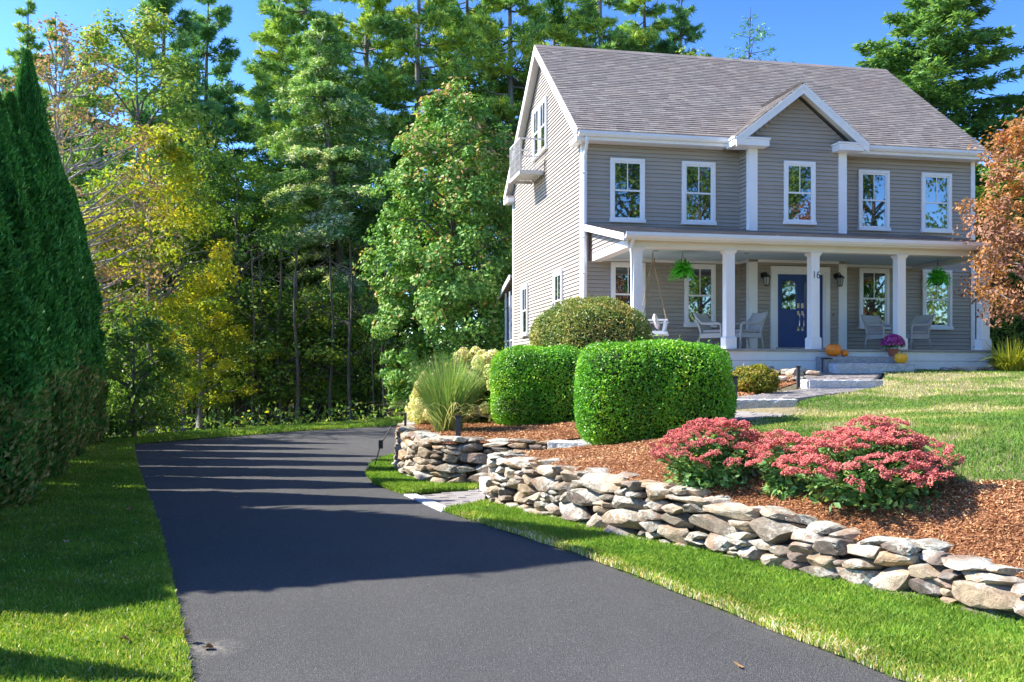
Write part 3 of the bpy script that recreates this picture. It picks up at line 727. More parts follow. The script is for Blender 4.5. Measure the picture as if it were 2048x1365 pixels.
# ---- porch
board('porch_floor', .1, 9.62, -3.06, -.0, 2.115, 2.165, 'deck')
for i, (a, e) in enumerate(((1.90, 2.112), (1.62, 1.896))): board('skirt_board', .12, 9.6, -3.0 + .012 * i, -2.96, a, e)
board('skirt_board', .14, 9.58, -2.975, -2.9, 1.3, 1.61)
board('skirt_board', .1, .125, -2.96, 0, 1.3, 2.11); board('skirt_board', 9.595, 9.62, -2.96, 0, 1.3, 2.11)
COLX = (.45, 2.65, 4.75, 6.97, 9.22); cy = -2.79
for cx in COLX:
    b = MB(); b.box(cx - .105, cx + .105, cy - .105, cy + .105, 2.168, 4.40); c = P('porch_column', b, 'column', None, .006)
    b = MB(); b.box(cx - .135, cx + .135, cy - .135, cy + .135, 2.167, 2.42); b.hexa([(cx + sx * k, cy + sy * k, zz) for zz, k in ((2.421, .135), (2.445, .112)) for sx, sy in ((-1, -1), (1, -1), (1, 1), (-1, 1))]); P('column_base', b, 'column', c, .004)
    b = MB(); b.box(cx - .145, cx + .145, cy - .145, cy + .145, 4.365, 4.402); b.hexa([(cx + sx * k, cy + sy * k, zz) for zz, k in ((4.31, .108), (4.364, .138)) for sx, sy in ((-1, -1), (1, -1), (1, 1), (-1, 1))]); P('column_capital', b, 'column', c, .004)
board('porch_beam', .2, 9.48, -2.92, -2.66, 4.404, 4.598, 'bounce_cream')
board('porch_beam', .2, .46, -2.658, -.0, 4.405, 4.60, 'column'); board('porch_beam', 9.2, 9.46, -2.658, -.0, 4.405, 4.60, 'bounce_cream')
board('porch_ceiling', .462, 9.198, -2.655, -.002, 4.50, 4.53, 'ceil', 0)
for a, e, y in ((.47, 4.16, 0), (6.93, 9.19, 0), (4.43, 6.67, -.57)): board('crown_moulding', a, e, y - .06, y - .02, 4.43, 4.499, 'white')
b = MB(); b.box(4.16, 4.2, -.56, -.06, 4.43, 4.499); P('crown_moulding', b, 'white')
PR0, PR1 = 5.27, 4.605; psl = math.atan2(PR0 - PR1, 3.18)
b = MB(); b.prism([(0, PR0), (-3.18, PR1), (-3.18, PR1 + .07), (0, PR0 + .08)], 'x', .03, 9.66); proof = P('porch_roof', b, 'shingle')
pc = lambda x, y, z: (4.2 < x < 6.9 and y > -.6)
shingle_rows(proof, .02, 9.67, -3.21, PR1 + .068, psl, 3.25, 0, row=.13, tab=.24, clip=pc)
board('fascia', .06, 9.63, -3.18, -3.15, 4.53, 4.67, 'white')
b = MB(); b.prism([(-3.185, 4.56), (-3.25, 4.56), (-3.30, 4.615), (-3.30, 4.69), (-3.288, 4.69), (-3.284, 4.625), (-3.185, 4.625)], 'x', .05, 9.64); P('gutter', b, 'metal')
for x in (3.55, 6.2): 
    b = MB(); b.prism([(-3.252, 4.555), (-3.306, 4.612), (-3.306, 4.693), (-3.299, 4.693), (-3.299, 4.615), (-3.248, 4.562)], 'x', x, x + .09); P('gutter_joint', b, 'metal')
board('porch_soffit', .1, 9.6, -3.15, -2.92, 4.60, 4.615, 'bounce_cream', 0)
for xa, xb in ((.02, .055), (9.635, 9.668)):
    b = MB(); b.prism([(0, PR0 + .075), (-3.17, PR1 + .065), (-3.17, PR1 - .09), (0, PR0 - .085)], 'x', xa, xb); P('rake_board', b, 'white', proof)
# little gable of siding at each porch end
for xs, sgn in ((.215, -1), (9.45, 1)):
    b = MB(); b.prism([(-.02, 4.60), (-2.75, 4.60), (-2.75, 4.68), (-.02, 5.23)], 'x', xs, xs + .02); pg = P('porch_gable', b, 'siding')
    if sgn < 0:
        z = 4.61
        while z < 5.12:
            y0 = -.12; y1 = -2.6 if z < 4.66 else -3.1 + (z - PR1 + .01) / (PR0 - PR1) * 3.18 + .1
            if y0 - y1 > .15: link('clapboard', CLAP, pg, (xs, y0, z), (0, 0, -math.pi / 2), (y0 - y1, 1.5, .1015))
            z += .1
        b = MB(); b.box(xs - .06, xs - .02, -.11, -.028, 4.42, 5.1); P('inside_corner_strip', b, m_bark('shadow_brown', (.16, .10, .08), (.22, .15, .12)), pg)  # strip coloured brown in place of the shadow in this corner
# downspouts
def downspout(pts, r=.045): 
    b = MB(); b.tube(pts, r, 8); return P('downspout', b, 'metal', None, 0, True)
downspout([(-.02, -.47, 7.46), (-.02, -.46, 7.36), (-.0, -.32, 7.2), (.02, -.11, 7.06), (.02, -.085, 6.9), (.02, -.085, 4.4), (.02, -.085, 1.7)])
downspout([(.24, -3.2, 4.58), (.24, -3.17, 4.53), (.26, -3.05, 4.46), (.28, -2.96, 4.36), (.29, -2.95, 4.2), (.29, -2.95, 2.2)], .04)
for z in (6.6, 5.0, 4.1, 2.9): board('downspout_strap', -.04, .08, -.135, -.03, z, z + .025, 'metal', 0)
# front door set in a white frame
b = MB(); b.box(4.77, 6.41, -.66, -.572, 4.20, 4.34); b.box(4.77, 4.90, -.66, -.572, 2.168, 4.2); b.box(6.28, 6.41, -.66, -.572, 2.168, 4.2); frame = P('door_frame', b, 'white', None, .006)
b = MB(); b.box(4.9, 6.28, -.645, -.572, 4.14, 4.2); b.box(4.9, 4.96, -.645, -.572, 2.27, 4.14); b.box(6.22, 6.28, -.645, -.572, 2.27, 4.14); P('storm_frame', b, 'metal', frame, .004)
b = MB(); b.box(4.9, 6.28, -.70, -.572, 2.168, 2.27); P('threshold', b, 'deck', frame, .004)
for i, (xa, xb) in enumerate(((4.965, 5.585), (5.592, 6.215))):
    b = MB(); b.box(xa, xb, -.612, -.574, 2.275, 4.135); dr = P('front_door', b, 'door', None, .003)
    # arched glass, raised rail and beadboard panel
    gx0, gx1 = xa + .12, xb - .12; gz0, gz1 = 3.25, 3.98; cxm = (gx0 + gx1) / 2; hw = (gx1 - gx0) / 2
    arch = [(gx0, gz0), (gx1, gz0)] + [(cxm + hw * math.cos(a), gz1 - .10 + .10 * math.sin(a)) for a in np.linspace(0, math.pi, 9)]
    b = MB(); b.prism(arch, 'y', -.616, -.6125); P('pane', b, 'glass', dr)
    k = len(arch); out = [(cxm + (x - cxm) * 1.13, (z - 3.6) * 1.07 + 3.6) for x, z in arch]
    b = MB(); pts = [(x, -.628, z) for x, z in arch] + [(x, -.622, z) for x, z in out] + [(x, -.6125, z) for x, z in arch] + [(x, -.6125, z) for x, z in out]
    b.add(pts, [[i2, (i2 + 1) % k, k + (i2 + 1) % k, k + i2] for i2 in range(k)] + [[i2, (i2 + 1) % k, 2 * k + (i2 + 1) % k, 2 * k + i2] for i2 in range(k)] + [[k + i2, k + (i2 + 1) % k, 3 * k + (i2 + 1) % k, 3 * k + i2] for i2 in range(k)])
    P('pane_frame', b, 'door', dr)
    n = 7; w = (gx1 - gx0 + .06) / n
    for j in range(n):
        b = MB(); b.box(gx0 - .03 + j * w + .006, gx0 - .03 + (j + 1) * w - .006, -.620, -.6125, 2.42, 3.06); P('panel_board', b, 'door', dr, .002)
    b = MB(); hx = xb - .055 if i == 0 else xa + .055
    b.box(hx - .03, hx + .03, -.632, -.612, 3.28, 3.40); b.box(hx - .025, hx + .025, -.632, -.612, 3.10, 3.2)
    b.tube([(hx, -.635, 3.14), (hx, -.70, 3.12), (hx, -.71, 3.0), (hx, -.70, 2.82), (hx, -.64, 2.76)], .014, 6); b.box(hx - .025, hx + .025, -.632, -.612, 2.70, 2.8); P('handle', b, 'steel', dr)
b = MB(); b.tube([(6.53, -.60, 3.12), (6.53, -.578, 3.12)], .022, 8); P('doorbell', b, 'black')
# house number on the middle column
fc = bpy.data.curves.new('house_number', 'FONT'); fc.body = '16'; fc.size = .25; fc.extrude = .006; fc.align_x = 'CENTER'; fc.space_character = 1.05; fc.offset = -.004
tmp = bpy.data.objects.new('tmp_text', fc); COL.objects.link(tmp); bpy.context.view_layer.update()
me = bpy.data.meshes.new_from_object(tmp.evaluated_get(bpy.context.evaluated_depsgraph_get())); bpy.data.objects.remove(tmp)
me.materials.clear(); me.materials.append(M['black'])
link('house_number', me, house, (4.765, cy - .113, 3.80), (R(90), 0, 0), (.78, 1, 1))
for x in (1.3, 3.6): 
    b = MB(); b.lathe([(.0, 4.499), (.06, 4.498), (.07, 4.494), (.0, 4.493)], x, -1.7, 12); P('ceiling_light', b, 'darkgrey')

# ---- balcony on the gable end
bz = 7.52; ya, yb_ = 3.98, 5.42; xo = -.74
bal = None
b = MB(); b.box(-.08, -.028, ya, yb_, bz - .10, bz); bal = P('balcony', b, 'balcony', None, .003)
for k in range(5): 
    y = ya + .02 + k * (yb_ - ya - .04) / 5; b = MB(); b.box(xo, -.082, y, y + (yb_ - ya) / 5 - .045, bz - .03, bz); P('floor_plank', b, 'balcony', bal, .003)
for (p0, p1) in (((xo - .03, ya - .01), (xo, yb_ + .01)), ((xo + .001, ya - .01), (-.08, ya + .02)), ((xo + .001, yb_ - .02), (-.08, yb_ + .01))):
    b = MB(); b.box(p0[0], p1[0], p0[1], p1[1], bz - .13, bz - .031); P('rim_joist', b, 'balcony', bal, .003)
for (xa, xb, y0, y1) in ((xo - .03, xo, ya - .01, yb_ + .01), (xo, -.03, ya - .01, ya + .02), (xo, -.03, yb_ - .02, yb_ + .01)):
    b = MB(); b.box(xa, xb, y0, y1, bz + .88, bz + .93); P('top_rail', b, 'balcony', bal, .003)
    if y1 - y0 > 1:
        n = 12
        for k in range(n + 1):
            y = y0 + .01 + k * (y1 - y0 - .02) / n; w = .02 if k in (0, 6, n) else .009; b = MB(); b.box(xa + .005, xb - .005, y - w / 2, y + w / 2, bz - .03, bz + .879); P('baluster', b, 'balcony', bal)
    else:
        for k in range(5):
            x = xa + .02 + k * (xb - xa - .04) / 5; w = .03 if k == 0 else .009; b = MB(); b.box(x - w / 2, x + w / 2, y0 + .005, y1 - .005, bz - .03, bz + .879); P('baluster', b, 'balcony', bal)
        b = MB(); b.box(xa + .02, xb - .2, y0 + .006, y1 - .006, bz + .38, bz + .41); P('middle_rail', b, 'balcony', bal)
for k in range(4): 
    b = MB(); zz = bz + .1 + k * .2; b.box(xo - .018, xo - .01, ya, yb_, zz, zz + .008); P('wire', b, 'balcony', bal)
b = MB(); b.tube([(-.03, ya - .02, bz + .3), (-.045, ya - .03, bz + .0), (-.05, ya - .03, bz - .2)], .012, 5); P('chain', b, m_bark('rusty_chain', (.22, .12, .07), (.32, .2, .13)), bal)

# ---- screened porch at the rear
sp0, sp1 = HD + .02, HD + 1.55
b = MB(); b.box(.03, 6, sp0, sp1, .9, 2.15); scr = P('screen_porch', b, 'white', None)
b = MB(); b.box(.06, .07, sp0, sp1, 2.15, 4.3); P('screen', b, 'screen', scr)
for y, w in ((sp0 + .03, .06), (sp0 + .72, .05), (sp1 - .07, .09)):
    b = MB(); b.box(.0, .059, y, y + w, 1.2, 4.45); P('post', b, 'white', scr, .004)
b = MB(); b.box(.01, .058, sp0 + .09, sp1 - .07, 2.72, 2.77); P('middle_rail', b, 'white', scr)
b = MB(); b.prism([(sp0, 4.85), (sp1 + .8, 4.25), (sp1 + .8, 4.33), (sp0, 4.93)], 'x', -.12, 6); P('screen_roof', b, 'shingle', scr)
b = MB(); b.prism([(sp0, 4.95), (sp1 + .82, 4.335), (sp1 + .82, 4.17), (sp0, 4.78)], 'x', -.15, -.121); P('rake_board', b, 'white', scr)

# ------------------------------------------------------------------ porch furniture and small things
def at_house(t, n, z): return W(t, n, z)
def armchair(label, loc, rz):
    c = empty('wicker_armchair', loc, rz, label, 'chair', 'white wicker armchairs on the porch')
    b = MB(); b.box(-.30, .30, -.30, .28, .30, .42); b.build('seat', M['wicker'], c, bevel=.02)
    b = MB(); b.box(-.26, .26, -.30, .24, .425, .50); b.build('cushion', M['cushion'], c, bevel=.03)
    b = MB(); p = []
    for z, y0, w in ((.40, .24, .28), (.65, .31, .29), (.92, .43, .30)): p.append((z, y0, w))
    for (z0, y0, w0), (z1, y1, w1) in zip(p[:-1], p[1:]):
        b.hexa([(-w0, y0, z0), (w0, y0, z0), (w0, y0 + .05, z0), (-w0, y0 + .05, z0), (-w1, y1, z1), (w1, y1, z1), (w1, y1 + .05, z1), (-w1, y1 + .05, z1)])
    b.build('backrest', M['wicker'], c, bevel=.012)
    for s in (-1, 1):
        b = MB(); x = s * .31
        b.tube([(x, -.32, .0), (x, -.30, .40), (x, -.29, .60), (x, -.24, .645), (x, .0, .645), (x, .22, .66), (s * .30, .36, .78), (s * .29, .45, .93)], [.022, .024, .028, .035, .035, .032, .028, .02], 8); b.build('armrest', M['wicker'], c, smooth=True)
        b = MB(); b.tube([(s * .28, .27, .42), (s * .29, .36, 0)], [.022, .016], 8); b.build('leg', M['wicker'], c, smooth=True)
        b = MB(); b.box(x - .012, x + .012, -.28, .24, .30, .40); b.build('side_panel', M['wicker'], c)
    return c
ch = armchair('white wicker armchair facing the yard left of the second column', at_house(3.02, 1.25, 2.166), HROT + R(38))
dup(ch, at_house(3.62, 1.55, 2.166), HROT + R(-82), None, 'white wicker armchair seen side on right behind the second column')
dup(ch, at_house(7.42, 1.45, 2.166), HROT + R(14), None, 'white wicker armchair under the window, behind the pink flower pot')
dup(ch, at_house(8.14, 1.55, 2.166), HROT + R(-80), None, 'white wicker armchair seen side on below the hanging fern window')

# porch swing
sw = empty('porch_swing', at_house(1.58, .95, 2.60), HROT + R(68), 'white wooden porch swing hanging on ropes behind the round bush', 'swing')
for k in range(5):
    b = MB(); b.box(-.62, .62, -.26 + k * .105, -.17 + k * .105, .0, .025); b.build('seat_slat', M['white'], sw, bevel=.003)
for k in range(9):
    b = MB(); x = -.56 + k * .14; b.hexa([(x - .04, .27, .06), (x + .04, .27, .06), (x + .04, .29, .06), (x - .04, .29, .06), (x - .04, .40, .52), (x + .04, .40, .52), (x + .04, .42, .52), (x - .04, .42, .52)]); b.build('back_slat', M['white'], sw)
for s in (-1, 1):
    b = MB(); b.box(s * .62 - .03, s * .62 + .03, -.30, .32, -.06, .0); b.build('seat_frame', M['white'], sw, bevel=.003)
    b = MB(); b.box(s * .62 - .035, s * .62 + .035, -.30, .40, .26, .295); b.build('armrest', M['white'], sw, bevel=.003)
    b = MB(); b.hexa([(s * .62 - .025, -.22, .0), (s * .62 + .025, -.22, .0), (s * .62 + .025, -.16, .0), (s * .62 - .025, -.16, .0), (s * .62 - .025, -.27, .26), (s * .62 + .025, -.27, .26), (s * .62 + .025, -.21, .26), (s * .62 - .025, -.21, .26)]); b.build('arm_post', M['white'], sw)
    for y in (-.27, .36):
        b = MB(); b.tube([(s * .63, y, .27), (s * .63, y * .45 + .03, 1.1), (s * .63, .05, 1.72), (s * .63, .05, 1.9)], .011, 5); b.build('rope', plain('tan_rope', (.36, .27, .17), .9, .1, 60) if 'tan_rope' not in bpy.data.materials else bpy.data.materials['tan_rope'], sw)
t = NT('patterned_cloth'); c_ = t.ramp(t.voro(t.pos(), 16), [(.25, (.45, .22, .26)), (.4, (.78, .75, .72)), (.75, (.72, .68, .66)), (.9, (.25, .3, .3))]); t.set(c_, .9)
b = MB(); b.lathe([(0, -.07), (.12, -.06), (.19, -.02), (.20, 0), (.19, .02), (.12, .06), (0, .07)], 0, 0, 16)
pl = b.build('pillow', t.m, None, at_house(1.42, 1.42, 2.84), smooth=True); pl.rotation_euler = (R(75), R(10), HROT + R(60)); tag(pl, 'patterned pillow lying on the porch swing', 'pillow')

# pumpkins
t = NT('pumpkin_skin'); n_ = t.noise(t.pos(), 5, 3); t.set(t.mix(n_, (.80, .17, .006), (.90, .29, .01)), .38, None, .5); M['pumpkin'] = t.m
t = NT('pumpkin_skin_yellow'); t.set(t.mix(t.noise(t.pos(), 5, 3), (.90, .38, .008), (.92, .50, .02)), .38, None, .5); M['pumpkin_y'] = t.m
M['stem'] = plain('dry_stem', (.22, .19, .09), .8, .2, 40, .2)
def pumpkin(label, loc, r, squash, m, ribs=12):
    o = empty('pumpkin', loc, random.random() * 6, label, 'pumpkin', 'pumpkins on the porch steps'); seg = 72; v = []; rows = 22
    for j in range(rows + 1):
        ph = -math.pi / 2 + math.pi * j / rows
        for i in range(seg):
            th = 2 * math.pi * i / seg; g = 1 - .10 * (1 - abs(math.cos(th * ribs / 2))) ** 1.6 - .0; rr = math.cos(ph) ** .82 * r * g if j not in (0, rows) else .001
            z = r * squash * (math.sin(ph) - .16 * max(0, math.sin(ph)) ** 8 * 1.6) + r * squash
            v.append((rr * math.cos(th), rr * math.sin(th), z))
    b = MB(); i = np.arange(rows)[:, None] * seg; j = np.arange(seg)[None, :]; jn = (j + 1) % seg
    b.add(v, np.stack([i + j, i + jn, i + seg + jn, i + seg + j], -1).reshape(-1, 4)); b.build('shell', M[m], o, smooth=True)
    zt_ = 2 * r * squash * .86; b = MB(); b.tube([(0, 0, zt_ - .03), (.005, 0, zt_ + r * .15), (r * .12, .01, zt_ + r * .36), (r * .22, .01, zt_ + r * .44)], [r * .17, r * .10, r * .08, r * .09], 8); b.build('stem', M['stem'], o, smooth=True)
pumpkin('large round orange pumpkin at the left end of the top step', at_house(5.0, 3.24, 1.99), .172, .90, 'pumpkin')
pumpkin('small orange pumpkin beside the large one on the top step', at_house(5.27, 3.26, 1.99), .085, .92, 'pumpkin', 10)
pumpkin('yellow orange pumpkin sitting on the lower granite step below the flower pot', at_house(6.42, 3.68, 1.826), .145, .90, 'pumpkin_y')

# lanterns by the door
t = NT('lantern_glass'); t.set((.35, .36, .34), .08, None, .6); M['lglass'] = t.m
def lantern(label, loc):
    o = empty('wall_lantern', loc, HROT, label, 'wall lamp', 'lanterns flanking the front door')
    b = MB(); b.tube([(0, -.0, .10), (0, -.02, .10)], [.085, .075], 14); b.build('wall_plate', M['black'], o)
    b = MB(); b.tube([(0, -.02, .10), (0, -.10, .16), (0, -.17, .17), (0, -.19, .12)], .013, 6); b.build('arm', M['black'], o, smooth=True)
    b = MB(); b.lathe([(.012, .13), (.05, .10), (.115, .045), (.12, .03), (.0, .03)], 0, -.19, 6); b.build('hood', M['black'], o)
    b = MB(); b.lathe([(.085, .028), (.055, -.16)], 0, -.19, 6); g = b.build('glass', M['lglass'], o)
    b = MB()
    for k in range(6):
        a = k * math.pi / 3; b.tube([(.09 * math.cos(a), -.19 + .09 * math.sin(a), .03), (.06 * math.cos(a), -.19 + .06 * math.sin(a), -.165)], .007, 4)
    b.lathe([(.066, -.16), (.06, -.18), (.0, -.185)], 0, -.19, 6); b.build('cage', M['black'], o)
lantern('black wall lantern just left of the blue double door', at_house(4.585, .59, 4.0)); lantern('black wall lantern right of the door beside the white pilaster', at_house(6.62, .59, 4.02))

# path lights
def path_light(label, x, y, z, h=.42, w=.055, hood=False):
    o = empty('path_light', (x, y, z), 0, label, 'path light', 'dark metal path lights')
    b = MB(); b.box(-w / 2, w / 2, -w / 2, w / 2, -.05, h); b.build('post', M['darkgrey'], o, bevel=.003)
    b = MB(); b.box(-w * .65, w * .65, -w * .65, w * .65, h, h + .035) if not hood else b.box(-.02, .22, -.04, .04, h, h + .03); b.build('cap', M['black'], o, bevel=.004)
path_light('square black path light on the wall edge in front of the ornamental grass', -.77, 13.75, zt(-.77, 13.75), .34, .07)
path_light('slim black path light at the far left end of the curved bed', -1.78, 16.0, zt(-1.78, 16), .26, .04)
path_light('dark path light beside the step at the right edge of the square boxwood', 3.38, 14.55, 1.17, .36, .07)
path_light('dark path light on the mulch beside the small yellow shrub', 5.6, 18.75, 1.38, .34, .06)
path_light('hooded dark path light left of the porch steps', *at_house(4.58, 3.5, 0)[:2], 1.6, .33, .035, True)

# black folding stake leaning on the curved wall
st = empty('leaning_stake', (-2.18, 15.9, 0), 0, 'thin black metal stake leaning against the left end of the curved wall', 'stake')
b = MB(); b.tube([(-.12, 0, 0), (.0, .0, .42), (.17, .05, .72)], .011, 6); b.build('rod', M['black'], st)
b = MB(); b.box(-.03, .04, -.03, .03, .36, .5); b.build('clamp', M['black'], st, bevel=.006)

# ------------------------------------------------------------------ vegetation helpers
def unit(v): return v / (np.linalg.norm(v, axis=-1, keepdims=True) + 1e-9)
def leaf_mesh(name, Pt, Nn, size, aspect, tint, m, r, fold=0.0, dirs=None, jit=.25):
    """rhombic leaves at Pt with normals Nn"""
    n = len(Pt); size = np.broadcast_to(size, n) * r.uniform(1 - jit, 1 + jit, n); a = r.normal(size=(n, 3)) if dirs is None else dirs
    d = unit(a - (a * Nn).sum(1, keepdims=True) * Nn); s = np.cross(Nn, d)
    L = (size / 2)[:, None]; Wd = (size * aspect / 2)[:, None]
    v = np.stack([Pt - d * L, Pt + s * Wd + Nn * Wd * fold - d * L * .1, Pt + d * L, Pt - s * Wd + Nn * Wd * fold - d * L * .1], 1).reshape(-1, 3)
    b = MB(); b.T = [np.broadcast_to(tint, n)]; b.add(v, np.arange(4 * n).reshape(-1, 4)); return b.mesh(name, m)

def clumps(r, n, env, zlo, zhi, shell=.55, pw=1.0):
    """clump centres in a crown whose radius at relative height u is env(u)"""
    out = []
    while len(out) < n:
        u = r.random() ** pw; rad = env(u); 
        if r.random() * 1.0 > (rad / .9) ** 1.0 + .15: continue
        th = r.uniform(0, 2 * math.pi); q = rad * (shell + (1 - shell) * r.random()) if r.random() < .8 else rad * r.random()
        out.append((q * math.cos(th), q * math.sin(th), zlo + u * (zhi - zlo), u))
    return np.array(out)

def broadleaf(name, Ht, rad, env, zlo, nclump, per, lsize, lmat, bark, r, tintf, trunk_r=.16, crad=.55, aspect=.62, lean=0, limbs=40, flat=.75, arch=.12):
    """returns (trunk mesh, crown mesh)"""
    C = clumps(r, nclump, env, zlo, Ht); C[:, :2] *= rad
    rc = crad * r.uniform(.6, 1.35, nclump)
    idx = np.repeat(np.arange(nclump), per); g = unit(r.normal(size=(len(idx), 3))); g[:, 2] *= flat
    rr = rc[idx] * r.random(len(idx)) ** .45
    Pt = C[idx, :3] + g * rr[:, None]
    out = Pt - np.array([0, 0, zlo + (Ht - zlo) * .4]); Nn = unit(unit(out) * .5 + g * .6 + r.normal(size=g.shape) * .55 + np.array([0, 0, .5]))
    tint = tintf(C[idx], Pt, g, rr / rc[idx], r, idx)
    crown = leaf_mesh('crown', Pt, Nn, lsize, aspect, np.clip(tint, 0, 1), lmat, r, .25)
    b = MB(); zt1 = zlo + (Ht - zlo) * .86
    zz = np.linspace(0, zt1, 9); px = lean * zz + .05 * np.sin(zz * 1.3) * Ht / 10; py = .05 * np.cos(zz * 1.7) * Ht / 10
    tr = trunk_r * np.interp(zz / zt1, [0, .06, .5, 1], [1.35, 1, .62, .12]); b.tube(np.column_stack([px, py, zz]), tr, 8)
    for k in r.choice(nclump, min(limbs, nclump), replace=False):
        e = C[k, :3]; zs = max(.12 * Ht, min(e[2] - .35 * np.hypot(e[0], e[1]) - .2, zt1 * .97)); s0 = np.array([np.interp(zs, zz, px), np.interp(zs, zz, py), zs])
        mid = (s0 + e) / 2 + np.array([0, 0, arch * np.linalg.norm(e - s0)]) + r.normal(size=3) * .1; b.tube([s0, mid, e], [np.interp(zs, zz, tr) * .45 + .008, .02 + trunk_r * .08, .008], 5, False)
    return b.mesh('trunk', bark, True), crown

def pine(Ht, r, lmat, bark, zc=.3, blen=3.2, whorl=.75, per=30, tsize=.30, trunk_r=.24, nb=5, up=.12, shape=None, bare=0.0, spray=7, asp=.16, tr0=None):
    b = MB(); zz = np.linspace(0, Ht, 10); b.tube(np.column_stack([.06 * np.sin(zz * .5), .06 * np.cos(zz * .4), zz]), trunk_r * np.linspace(1.1, .08, 10), 8)
    Pl, Nl, Dl, Tl = [], [], [], []; z = Ht * zc
    while z < Ht * .985:
        u = (z / Ht - zc) / (1 - zc); ln0 = blen * (shape(u) if shape else (1 - u) ** .75 * (.55 + .45 * min(1, u * 4)))
        k = nb if u < .85 else 4
        for i in range(k):
            if r.random() < bare: continue
            th = r.uniform(0, 2 * math.pi); ln = max(.25, ln0 * r.uniform(.55, 1.2)); dirv = np.array([math.cos(th), math.sin(th), 0])
            ss = np.linspace(0, 1, 6); zb = z + r.uniform(-.3, .3) * whorl; rise = up * ln * r.uniform(.3, 1.6)
            path = np.array([0, 0, zb]) + dirv * (ss * ln)[:, None] + np.array([0, 0, 1]) * (rise * (ss ** 1.6) - .06 * ln * np.sin(ss * math.pi))[:, None]
            b.tube(path, np.linspace(.012 + .016 * ln, .006, 6), 4, False)
            n = max(4, int(per * ln / 2.2)); s = .25 + .75 * r.random(n) ** .8 if ln > .8 else r.random(n)
            side = np.array([-dirv[1], dirv[0], 0]); lat = r.normal(0, 1, n) * .17 * ln * (1.05 - s * .6)
            q = np.array([np.interp(s, ss, path[:, j]) for j in range(3)]).T + side * lat[:, None] + np.array([0, 0, 1]) * (r.normal(0, .06, n) + .05 * np.abs(lat))[:, None]
            outd = unit(dirv * .9 + side * (np.sign(lat) * .7)[:, None] + np.array([0, 0, .35]))
            tcl = r.random() * .5 + r.random(n) * .5
            for _ in range(spray):
                d = unit(outd + r.normal(size=(n, 3)) * .6); Pl.append(q + d * tsize * .35); Dl.append(d); Nl.append(unit(np.cross(d, r.normal(size=(n, 3)))) * np.array([1, 1, 1])); Tl.append(np.clip(tcl + r.normal(0, .1, n), 0, 1))
        z += whorl * r.uniform(.75, 1.25)
    Pl, Nl, Dl, Tl = map(np.concatenate, (Pl, Nl, Dl, Tl)); Nl[Nl[:, 2] < 0] *= -1
    return b.mesh('trunk', bark, True), leaf_mesh('crown', Pl, Nl, tsize, asp, Tl, lmat, r, 0, Dl)

def hemlock(Ht, r, lmat, bark, zc=.2, blen=2.2, per=46, tsize=.20, trunk_r=.2, droop=.25, shape=None, whorl=.33, nb=4, dead=0.0, asp=.3, dens=1.0, spray=4):
    b = MB(); zz = np.linspace(0, Ht, 12); b.tube(np.column_stack([.1 * np.sin(zz * .35), .05 * np.cos(zz * .4), zz]), trunk_r * np.linspace(1.15, .05, 12), 9)
    Pl, Nl, Dl, Tl = [], [], [], []; z = Ht * zc
    while z < Ht * .99:
        u = (z / Ht - zc) / (1 - zc); ln0 = blen * (shape(u) if shape else (1 - u) ** .8)
        for i in range(nb):
            th = r.uniform(0, 2 * math.pi); ln = max(.2, ln0 * r.uniform(.5, 1.25)); dirv = np.array([math.cos(th), math.sin(th), 0]); side = np.array([-dirv[1], dirv[0], 0])
            ss = np.linspace(0, 1, 6); zb = z + r.uniform(-.2, .2)
            path = np.array([0, 0, zb]) + dirv * (ss * ln)[:, None] + np.array([0, 0, 1]) * (ln * (.22 * ss - droop * 1.3 * ss ** 2))[:, None]
            b.tube(path, np.linspace(.008 + .012 * ln, .004, 6), 4, False)
            n = max(5, int(per * dens * ln)); s = .12 + .88 * r.random(n) ** .8
            lat = r.uniform(-1, 1, n) * .30 * ln * (1.0 - s * .75)
            q = np.array([np.interp(s, ss, path[:, j]) for j in range(3)]).T + side * lat[:, None] - np.array([0, 0, 1]) * (np.abs(lat) * .35 + np.abs(r.normal(0, .05, n)))[:, None]
            outd = unit(dirv * .8 + side * (np.sign(lat) * .8)[:, None] - np.array([0, 0, .35]))
            pd = dead * 2 * r.random() * (1.3 - u); tc = np.where(r.random(n) < pd, 1 - .2 * r.random(n), .72 * (.4 * r.random() + .6 * r.random(n)))
            for _ in range(spray):
                d = unit(outd + r.normal(size=(n, 3)) * .5); Pl.append(q + d * tsize * .4 + r.normal(size=(n, 3)) * .05); Dl.append(d); nn = unit(np.array([0, 0, 1.]) + r.normal(size=(n, 3)) * .55); Nl.append(nn); Tl.append(np.clip(tc + r.normal(0, .06, n), 0, 1))
        z += whorl * r.uniform(.7, 1.3)
    Pl, Nl, Dl, Tl = map(np.concatenate, (Pl, Nl, Dl, Tl))
    return b.mesh('trunk', bark, True), leaf_mesh('crown', Pl, Nl, tsize, asp, Tl, lmat, r, 0, Dl)

def plant(name, loc, parts, label, cat='tree', group=None, rz=0, scale=(1, 1, 1)):
    o = empty(name, loc, rz, label, cat, group); o.scale = scale
    for nm, me in parts: link(nm, me, o)
    return o

